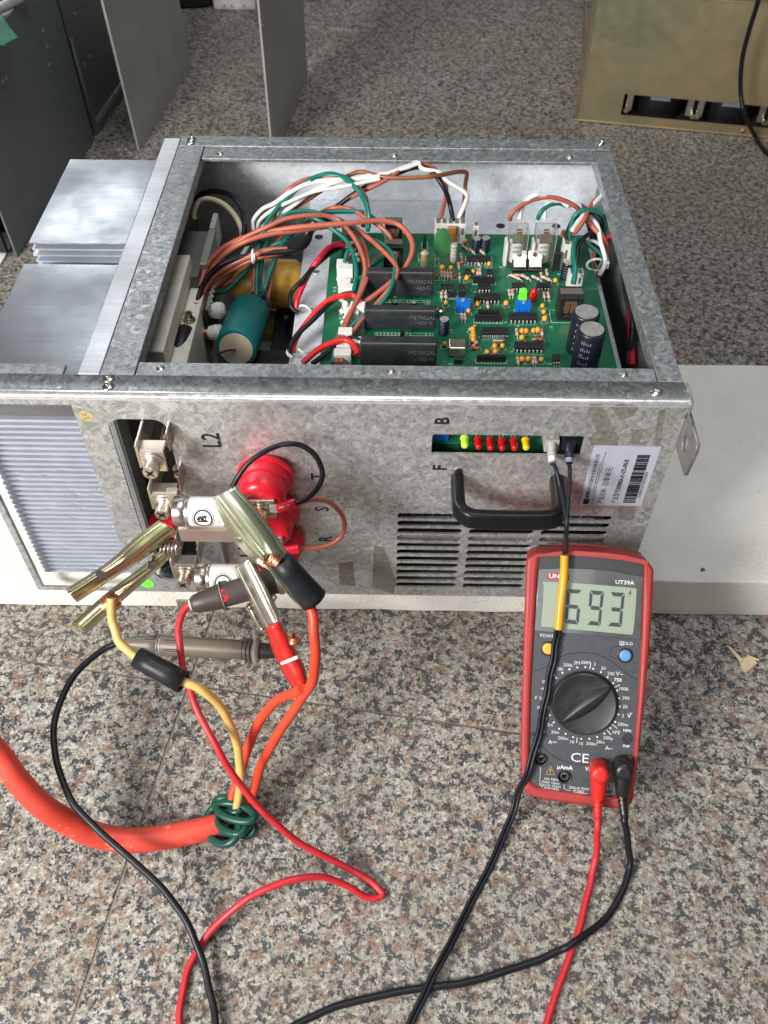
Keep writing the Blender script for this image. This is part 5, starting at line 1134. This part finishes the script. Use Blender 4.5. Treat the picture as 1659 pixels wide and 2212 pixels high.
# green tie knotted round the end of the sheath
def loop(cx, cy, rx, ry, z0, z1, ph, rot=0., turns=1.0):
    P = []
    for i in range(int(26 * turns) + 1):
        t = 2 * math.pi * i / 26 + ph; x, y = rx * math.cos(t), ry * math.sin(t)
        P.append(on(*ZF(cx + x * math.cos(rot) - y * math.sin(rot), cy + x * math.sin(rot) + y * math.cos(rot)), (z0 + z1) / 2 + (z1 - z0) / 2 * math.sin(t + 1.2)))
    return P
for q in ((962, 1020, 70, 86, .0075, .021, 0, -.15, 1.02), (1018, 966, 84, 34, .018, .0245, 2.2, .28, 1.02), (1000, 1008, 66, 46, .012, .0225, 1., .5, 1.02), (985, 935, 58, 34, .010, .021, .4, .1, .8)):
    Kp(MB().tube(loop(*q), .0025, 'green_tie', 14).build('green_tie'))
Kp(MB().tube(spline([on(*ZF(*q), z) for q, z in (((1040, 1000), .018), ((1085, 1005), .016), ((1100, 1040), .013), ((1070, 1068), .010), ((1030, 1055), .012))], 6), .0025, 'green_tie', 14).build('green_tie'))
Kp(MB().tube([on(470, 1792, .008), on(492, 1800, .007), on(510, 1795, .009)], .006, 'sleeve', 16).build('core_end'))
# cores
CA = (lambda x, y, yy: at(*ZR(x, y), y=yy))
def core(P, mat, r): Kp(MB().tube(wob(spline(P, 7), .0002), r, mat, 14).build('core_wire'))
core([at(241, 1292, y=-.075), at(240, 1318, y=-.080), at(246, 1350, y=-.086), at(256, 1382, y=-.093), at(272, 1402, y=-.098), at(300, 1424, y=-.103), at(350, 1452, y=-.110), at(388, 1470, y=-.1135), at(402, 1475, y=-.115), on(440, 1492, .108), on(478, 1530, .092), on(505, 1588, .072), on(518, 1650, .052), on(518, 1705, .034), on(508, 1760, .016), on(480, 1790, .009)], 'yellow_w', .0027)
s0, s1 = at(296, 1420, y=-.102), at(397, 1474, y=-.1145)
slv = MB().tube([s0, s0 * .7 + s1 * .3, s0 * .4 + s1 * .6, s1], .0068, 'sleeve', 24, False, [.0064, .0066, .0067, .0069]); Kp(slv.build('heat_shrink_sleeve', solid=.0006))
core([at(664, 1296, y=-.088), at(676, 1330, y=-.096), at(680, 1380, y=-.105), at(681, 1430, y=-.112), on(672, 1475, .118), on(645, 1520, .100), on(610, 1572, .080), on(577, 1625, .058), on(556, 1675, .038), on(545, 1720, .022), on(528, 1762, .012), on(490, 1792, .009)], 'orange', .0030)
core([at(652, 1486, y=-.118), on(636, 1496, .106), on(600, 1512, .092), on(566, 1548, .074), on(540, 1600, .054), on(522, 1660, .036), on(505, 1712, .022), on(496, 1765, .011), on(475, 1790, .009)], 'orange', .0030)

def clip_sheet(lines, ys, m_, name, T=.0009, sub=4, parent=None, crisp=False, **k_):
    """pressed sheet: several long edges (image zoom coordinates with their own depths), lofted across"""
    L3 = []
    for (mpz, ln), y in zip(lines, ys):
        n = len(ln); P = [at(*mpz(*q), y=(y[0] + (y[1] - y[0]) * i / (n - 1))) for i, q in enumerate(ln)]; L3.append(spline(P, sub))
    # round the section between the given edges
    rows = []
    b = MB()
    for a, c in zip(L3[:-1], L3[1:]):
                if crisp: b.loft([a, c], m_, True)
    if not crisp: b.loft(L3, m_, True)
    o = b.build(name, solid=T); 
    if parent: o.parent = parent; o.matrix_parent_inverse = parent.matrix_world.inverted() if parent.type == 'EMPTY' else Matrix.Identity(4)
    return o
def kz_(o): return keep(o, pc)
# clip on the left, gold coloured
cA = MB().tube([CA(850, 560, -.064), CA(1020, 420, -.048)], .0012, 'brass', 8)
def ridge(a_, b_, t): return [(p[0] + (q[0] - p[0]) * t, p[1] + (q[1] - p[1]) * t) for p, q in zip(a_, b_)]
eA = [(1000, 75), (865, 172), (725, 285), (605, 395), (500, 478), (390, 550), (262, 633), (130, 715)]; fA = [(1176, 188), (1040, 292), (905, 400), (780, 490), (655, 568), (525, 650), (385, 742), (240, 838)]
clipA = kz_(clip_sheet([(ZR, eA), (ZR, ridge(eA, fA, .35)), (ZR, ridge(eA, fA, .74)), (ZR, fA)], [(-.038, -.080), (-.043, -.086), (-.043, -.086), (-.032, -.075)], 'zincA', 'clip_jaw', crisp=True))
eA = [(1060, 310), (965, 392), (870, 478), (762, 562), (640, 650), (505, 755), (355, 885), (185, 1035)]; fA = [(1212, 325), (1115, 418), (1008, 518), (890, 622), (768, 728), (632, 848), (485, 985), (330, 1122)]
clip_sheet([(ZR, eA), (ZR, ridge(eA, fA, .6)), (ZR, fA)], [(-.034, -.070), (-.038, -.074), (-.028, -.064)], 'zincA', 'clip_jaw', parent=clipA, crisp=True).matrix_parent_inverse = Matrix.Identity(4)
cl = MB().lathe([(-.006, .0018), (.004, .0018), (.0042, .0030), (.0052, .0026)], CA(938, 462, -.046), (.2, -1, .5), 'steel', 16); o = cl.build('pivot_rivet', clipA)
ho = MB().lathe([(0, .0022), (.0006, .0022)], CA(450, 572, -.0845), (.1, -.8, .8), 'dark', 16); ho.build('clip_hole', clipA)
sp = MB(); sc0 = CA(1100, 330, -.040)
sp.tube([sc0 + Vector((.0012 * t - .005, -.0045 * math.cos(t * 3.2), .0045 * math.sin(t * 3.2))) for t in [i * .25 for i in range(34)]], .0009, 'steel', 6); sp.build('spring', clipA)
def wrap_coil(cx, cy, yy, r, n, pitch, axis, nm='copper_strands'):
    b = MB(); c_ = at(cx, cy, y=yy); ax_ = Vector(axis).normalized(); a = ax_.orthogonal().normalized(); e = ax_.cross(a)
    for s_ in range(5):
        ph = s_ * 1.26; b.tube([c_ + ax_ * (pitch * (t / 6.283) - pitch * n / 2 + random.uniform(-.0003, .0003)) + (a * math.cos(t + ph) + e * math.sin(t + ph)) * (r + random.uniform(-.0004, .0004)) for t in [i * .45 for i in range(int(n * 14))]], .00055, 'copper', 5)
    o = b.build(nm, kind='stuff'); keep(o, pc)
wrap_coil(240, 1302, -.074, .0050, 2.6, .0026, (.6, .1, .55))
# clip in the middle
eB = [(452, 832), (545, 935), (640, 1052), (735, 1175), (812, 1288), (872, 1378)]; fB = [(298, 905), (375, 1005), (455, 1110), (540, 1218), (615, 1308), (680, 1385)]
clipB = kz_(clip_sheet([(Z4, eB), (Z4, ridge(eB, fB, .14)), (Z4, ridge(eB, fB, .86)), (Z4, fB), (Z4, [(290, 935), (345, 1070), (412, 1190), (492, 1305), (600, 1415), (740, 1500)])],
                       [(-.060, -.080), (-.0645, -.0845), (-.066, -.086), (-.063, -.083), (-.054, -.070)], 'zincB', 'clip_jaw', crisp=True))
MB().add([at(*Z4(*q), y=y_) for q, y_ in (((452, 832), -.062), ((298, 905), -.065), ((300, 925), -.052), ((440, 860), -.052))], [(0, 1, 2, 3)], 'zincB').build('jaw_end', clipB)
clip_sheet([(Z4, [(560, 1180), (600, 1290), (660, 1390), (760, 1520), (880, 1660), (990, 1800)]), (Z4, [(585, 1300), (640, 1400), (720, 1500), (800, 1600), (900, 1730), (1010, 1830)])], [(-.044, -.062), (-.050, -.070)], 'zincB', 'clip_jaw', parent=clipB).matrix_parent_inverse = Matrix.Identity(4)
MB().lathe([(-.004, .0020), (.001, .0022), (.002, .0016)], at(*Z4(492, 1252), y=-.068), (-.5, -.8, .1), 'steel', 16).build('pivot_rivet', clipB)
wrap_coil(593, 1204, -.078, .0058, 2.2, .0028, (.65, -.25, -.5))
a, c = at(*Z4(812, 1418), y=-.080), at(*Z4(1088, 1745), y=-.088); d = c - a
Kp(MB().tube([a, a + d * .3, a + d * .6, a + d * .9, c], .0072, 'sleeve', 28, False, [.0064, .0070, .0074, .0080, .0082]).build('heat_shrink_sleeve', solid=.0007))
# clip at the bottom with red sleeve
eC = [(432, 1492), (490, 1612), (552, 1735), (620, 1860), (690, 1985)]; fC = [(592, 1405), (662, 1535), (732, 1670), (786, 1800), (832, 1920)]
clipC = kz_(clip_sheet([(Z4, eC), (Z4, ridge(eC, fC, .22)), (Z4, ridge(eC, fC, .8)), (Z4, fC)], [(-.044, -.078), (-.050, -.084), (-.051, -.085), (-.046, -.080)], 'zincC', 'clip_jaw', crisp=True))
clip_sheet([(Z4, [(560, 1770), (620, 1890), (680, 1990)]), (Z4, [(545, 1800), (600, 1900), (670, 2020)])], [(-.055, -.072), (-.050, -.066)], 'zincC', 'clip_jaw', parent=clipC).matrix_parent_inverse = Matrix.Identity(4)
for q in ((568, 1810), (755, 1745)): MB().lathe([(-.003, .0018), (.001, .0020), (.002, .0012)], at(*Z4(*q), y=-.064), (-.4, -.9, .2), 'brass', 14).build('pivot_rivet', clipC)
rs_ = clip_sheet([(ZF, [(1145, 172), (1165, 235), (1190, 300), (1225, 370), (1268, 440), (1282, 450)]), (ZF, [(1160, 165), (1195, 240), (1225, 310), (1255, 375), (1280, 430), (1288, 446)]), (ZF, [(1200, 148), (1235, 225), (1270, 300), (1298, 355), (1312, 410), (1300, 440)]), (ZF, [(1217, 143), (1252, 215), (1294, 292), (1318, 345), (1327, 400), (1305, 438)])],
                 [(-.080, -.112), (-.088, -.117), (-.088, -.117), (-.080, -.112)], 'sleeve_r', 'red_sleeve', T=.003)
kz_(rs_)
Kp(MB().tube([at(*ZF(1219, 322), y=-.1015), at(*ZF(1240, 314), y=-.1035), at(*ZF(1288, 294), y=-.1035)], .0011, 'paper', 8).build('sleeve_tab'))
wrap_coil(637, 1381, -.094, .0030, 2, .002, (.3, .2, .8))

# ================================================================== BACKGROUND
# two bare metal sheets standing on edge
def sheet(px_near, px_far, z1n, z1f, zt, th, name, label, lean=(0, 0), **k):
    a, c = Vector(px_near), Vector(px_far); n = Vector((-(c - a).y, (c - a).x, 0)).normalized() * th
    up = Vector((lean[0], lean[1], 1)) * zt; b = MB()
    v = [a, c, c + n, a + n]; v = [Vector(p) + Vector((0, 0, .0004)) for p in v] + [Vector(p) + up for p in v]
    b.add(v, [(0, 1, 2, 3)[::-1], (4, 5, 6, 7), (0, 1, 5, 4), (1, 2, 6, 5), (2, 3, 7, 6), (3, 0, 4, 7)], 'plate')
    o = b.build(name, bevel=.0003, label=label, category='metal plate', **k); return o
p1 = sheet((-.3421, .7468, 0), (-.3140, 1.0061, 0), 0, 0, .34, -.0028, 'metal_plate', 'left bare grey metal plate standing on edge, next to the dark cabinet', (-.030, -.004), group='bare metal plates standing behind the unit')
q = []
for u, v in ((310, 110), (345, 68), (352, 120), (318, 160)): q.append(at(u, v, x=-.331) + Vector((.0022, 0, 0)))

_a = Vector((-.3421, .7468, 0)); _e = Vector((-.3140, 1.0061, 0)) - _a; _u = Vector((-.030, -.004, 1)); _n = _e.cross(_u).normalized()
def onplate(u, v): d = Vector(RW @ np.array([u - CX, CY - v, -F])); c_ = Vector(CAM); t = (_a - c_).dot(_n) / d.dot(_n); return c_ + d * t * .9995
MB().add([onplate(*q) for q in ((310, 110), (345, 68), (352, 120), (318, 160))], [(0, 1, 2, 3)], 'stain').build('square_stain', p1)
p2 = sheet((-.1596, .7067, 0), (-.1357, .978, 0), 0, 0, .36, -.0026, 'metal_plate', 'right bare grey metal plate on edge, with a bright screw on its border', (.004, 0), group='bare metal plates standing behind the unit')
for u, v, x, ms in ((569, 56, -.1555, 0), (630 + 247, 0, 0, 1), (662, 120, -.137, 0)):
    if ms: continue
    t = at(u, v, x=x); MB().lathe([(-.001, .0022), (.002, .0022), (.003, .001)], t, (1, -.3, 0), 'steel', 12).build('screw', p2)
# dark cabinet at the left edge
cab = empty('metal_cabinet', (-.41, .75, 0), 'tall dark galvanised cabinet side at the upper left edge, open top with a green board', 'metal cabinet')
Kc = lambda o: keep(o, cab)
A0 = Vector((-.4290, .4950, .001)); A1 = Vector((-.3600, 1.300, .001)); dv3 = (A1 - A0); up = Vector((-.020, 0, 1))
def cabp(t, z, off=0.): 
    n = Vector((dv3.y, -dv3.x, 0)).normalized(); return A0 + dv3 * t + up * z + n * off
def quadbox(t0, t1, z0, z1, o0, o1, m_, name):
    b = MB(); v = [cabp(t, z, o) for o in (o0, o1) for t, z in ((t0, z0), (t1, z0), (t1, z1), (t0, z1))]
    b.add(v, [(0, 1, 2, 3)[::-1], (4, 5, 6, 7), (0, 1, 5, 4), (1, 2, 6, 5), (2, 3, 7, 6), (3, 0, 4, 7)], m_); return Kc(b.build(name))
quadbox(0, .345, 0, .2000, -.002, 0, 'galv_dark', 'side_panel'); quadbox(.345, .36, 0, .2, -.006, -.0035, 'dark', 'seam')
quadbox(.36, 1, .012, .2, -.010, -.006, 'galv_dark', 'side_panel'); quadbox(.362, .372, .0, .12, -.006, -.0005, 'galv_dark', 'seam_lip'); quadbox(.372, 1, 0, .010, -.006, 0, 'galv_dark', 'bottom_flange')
quadbox(0, 1, .192, .1985, -.014, -.0024, 'galv', 'top_rail')
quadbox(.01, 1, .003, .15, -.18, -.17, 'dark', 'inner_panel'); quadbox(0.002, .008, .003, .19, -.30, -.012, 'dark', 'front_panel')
for u, v in ((94, 67), (103, 102), (108, 140), (162, 30), (184, 140), (196, 123), (12, 168), (5, 176)):
    d = RW @ np.array([u - CX, CY - v, -F]); n = Vector((dv3.y, -dv3.x, 0)).normalized(); d = Vector(d); c_ = Vector(CAM)
    nn = up.cross(dv3).normalized(); nn = nn if nn.x > 0 else -nn
    t = (A0 - c_).dot(nn) / d.dot(nn); Kc(MB().lathe([(-.001, .0022), (.0006, .0022), (.0014, .0012)], c_ + d * t, nn, 'steel', 12).build('rivet'))
gp = [at(-30, 50, z=.205), at(-30, 92, z=.205), at(10, 95, z=.205), at(38, 80, z=.205), at(8, 42, z=.205), at(-5, 20, z=.205)]
Kc(MB().prism([(p.x, p.y) for p in gp], .2035, .2050, 'pcb').build('circuit_board'))
Kc(MB().tube([at(62, 10, z=.19), at(70, -10, z=.2)], .004, 'elstripe', 10).build('wire'))
a, c = at(-10, 24, z=.207), at(60, -12, z=.207); Kc(MB().tube([a, c], .006, 'galv', 4).build('rail'))
MB().prism([(-.60, .44), (-.445, .45), (-.442, .545), (-.60, .54)], .0006, .0012, 'paper').build('paper_sheet', label='sheet of white paper on the floor beside the dark cabinet at the left edge', category='paper')
MB().prism([(-.62, .548), (-.436, .548), (-.43, .66), (-.62, .66)], .0008, .05, 'black').build('black_case', bevel=.003, label='black case beside the dark cabinet, glimpsed at the left edge behind the paper', category='case')
# yellow zinc box
yb = empty('yellow_zinc_box', (.38, .83, 0), 'yellow passivated steel box with a long low slot, upper right corner', 'steel box')
Ky = lambda o: keep(o, yb)
Bl = Vector((.2530, .8440, 0)); ang = math.radians(-10.3); YT = Matrix.Translation(Bl) @ Matrix.Rotation(ang, 4, 'Z')
yf = lambda px: None
def ybl(u, v):
    """hit of the sight line with the front face, in box coordinates"""
    inv = YT.inverted(); c_ = inv @ Vector(CAM); d = inv.to_3x3() @ Vector(RW @ np.array([u - CX, CY - v, -F])); t = -c_.y / d.y; p = c_ + d * t; return (p.x, p.z)
s_tl, s_bl = ybl(1349.5, 203), ybl(1342, 248); hx = s_tl[0]; z_hi, z_lo = s_tl[1], s_bl[1]; YH = ybl(1659, 11)[1]
w1, w2 = .62, .40
Ky(curve_mesh('front_panel', [(0, .0005), (w1, .0005), (w1, YH), (0, YH)], [[(hx, z_lo), (w1 - .1, z_lo), (w1 - .1, z_hi), (hx, z_hi)]], .0016, 'ybox', YT @ front(.0008)))
Ky(MB().box(-.0002, .0014, .0018, w2, .0005, YH, 'ybox', YT).build('side_panel'))
Ky(MB().box(-.0002, w1, .0000, w2, YH + .0002, YH + .0016, 'ybox', YT).build('top_panel', bevel=.0006))
Ky(MB().box(-.0060, w1, -.0012, w2, .0006, .0022, 'ybox', YT).build('base_panel', bevel=.0003))
Ky(MB().box(.002, w1, .085, .087, .003, YH - .002, 'dark', YT).box(.002, w1, .003, .085, .0025, .0035, 'probe_d', YT).build('inner_panel'))
for i in range(4):
    xx = hx + .050 + i * .094
    cp = Ky(MB().lathe([(0, .033), (.03, .033), (.031, .030)], YT @ Vector((xx, .048, .0040)), (0, 0, 1), 'black', 32).build('capacitor'))
    MB().box(xx - .014, xx + .012, .0100, .0140, .033, .042, 'elstripe', YT).build('terminal', cp)
    for s_ in (-1, 1):
        MB().box(xx + s_ * .040 - .005, xx + s_ * .040 + .003, .006, .0075, .018, .040, 'can', YT).build('bracket', cp)
        MB().lathe([(0, .0022), (.008, .0022), (.0081, .0035), (.010, .0035)], YT @ Vector((xx + s_ * .044, .006, .022)), YT.to_3x3() @ Vector((0, -1, 0)), 'brass', 10).build('stud', cp)
p = ybl(1605, 284); Ky(MB().lathe([(0, .003), (.001, .003), (.0014, .002)], YT @ Vector((p[0], 0, p[1])), YT.to_3x3() @ Vector((0, -1, 0)), 'copper', 14).build('screw'))
# black cord hanging in front of the box
cp_ = [Vector((.515, .73, .40)), at(1645, -60, y=.74), at(1638, 0, y=.75), at(1620, 60, y=.76), at(1603, 130, y=.765), at(1600, 200, y=.765), at(1610, 250, y=.755), at(1632, 295, z=.006), at(1659, 332, z=.003), at(1720, 372, z=.0025), at(1850, 420, z=.0025)]
MB().tube(spline(cp_, 8), .0028, 'lead_black', 12).build('hanging_cable', label='thin black cord hanging down in front of the yellow steel box', category='cable')
# things cut off by the top edge
t = at(420, 18, z=0); MB().lathe([(.0005, .070), (.004, .074), (.05, .074), (.052, .070)], (t.x - .01, t.y + .070, 0), (0, 0, 1), 'black', 40).build('black_container', label='round black container at the top edge between the bare metal plates', category='container')
a, c = at(462, 22, z=0), at(552, 26, z=0)
wbx = MB().box(a.x, c.x, a.y, a.y + .06, .0, .05, 'white_p').build('white_plastic_part', bevel=.003, label='glossy cream plastic block at the top edge beside the right metal plate', category='plastic block')
for u in (484, 501, 527): t = at(u, 12, y=a.y); MB().lathe([(0, .0024), (.002, .002), (.003, .0008)], (t.x, a.y, t.z), (0, -1, 0), 'steel', 10).build('screw', wbx)
# wood splinter on the floor
w_ = MB(); P = [at(u, v, z=.002) for u, v in ((1598, 1422), (1620, 1418), (1636, 1432), (1612, 1452), (1600, 1440))]; w_.prism([(p.x, p.y) for p in P][::-1], .0004, .0022, 'wood')
P = [at(u, v, z=.003) for u, v in ((1570, 1394), (1578, 1398), (1606, 1426), (1600, 1430))]; w_.prism([(p.x, p.y) for p in P], .0023, .0034, 'wood')
P = [at(u, v, z=.003) for u, v in ((1614, 1414), (1640, 1424), (1640, 1427), (1613, 1421))]; w_.prism([(p.x, p.y) for p in P], .0023, .0030, 'wood')
w_.build('wood_splinter', label='pale wood splinter lying on the granite floor right of the multimeter', category='wood splinter')
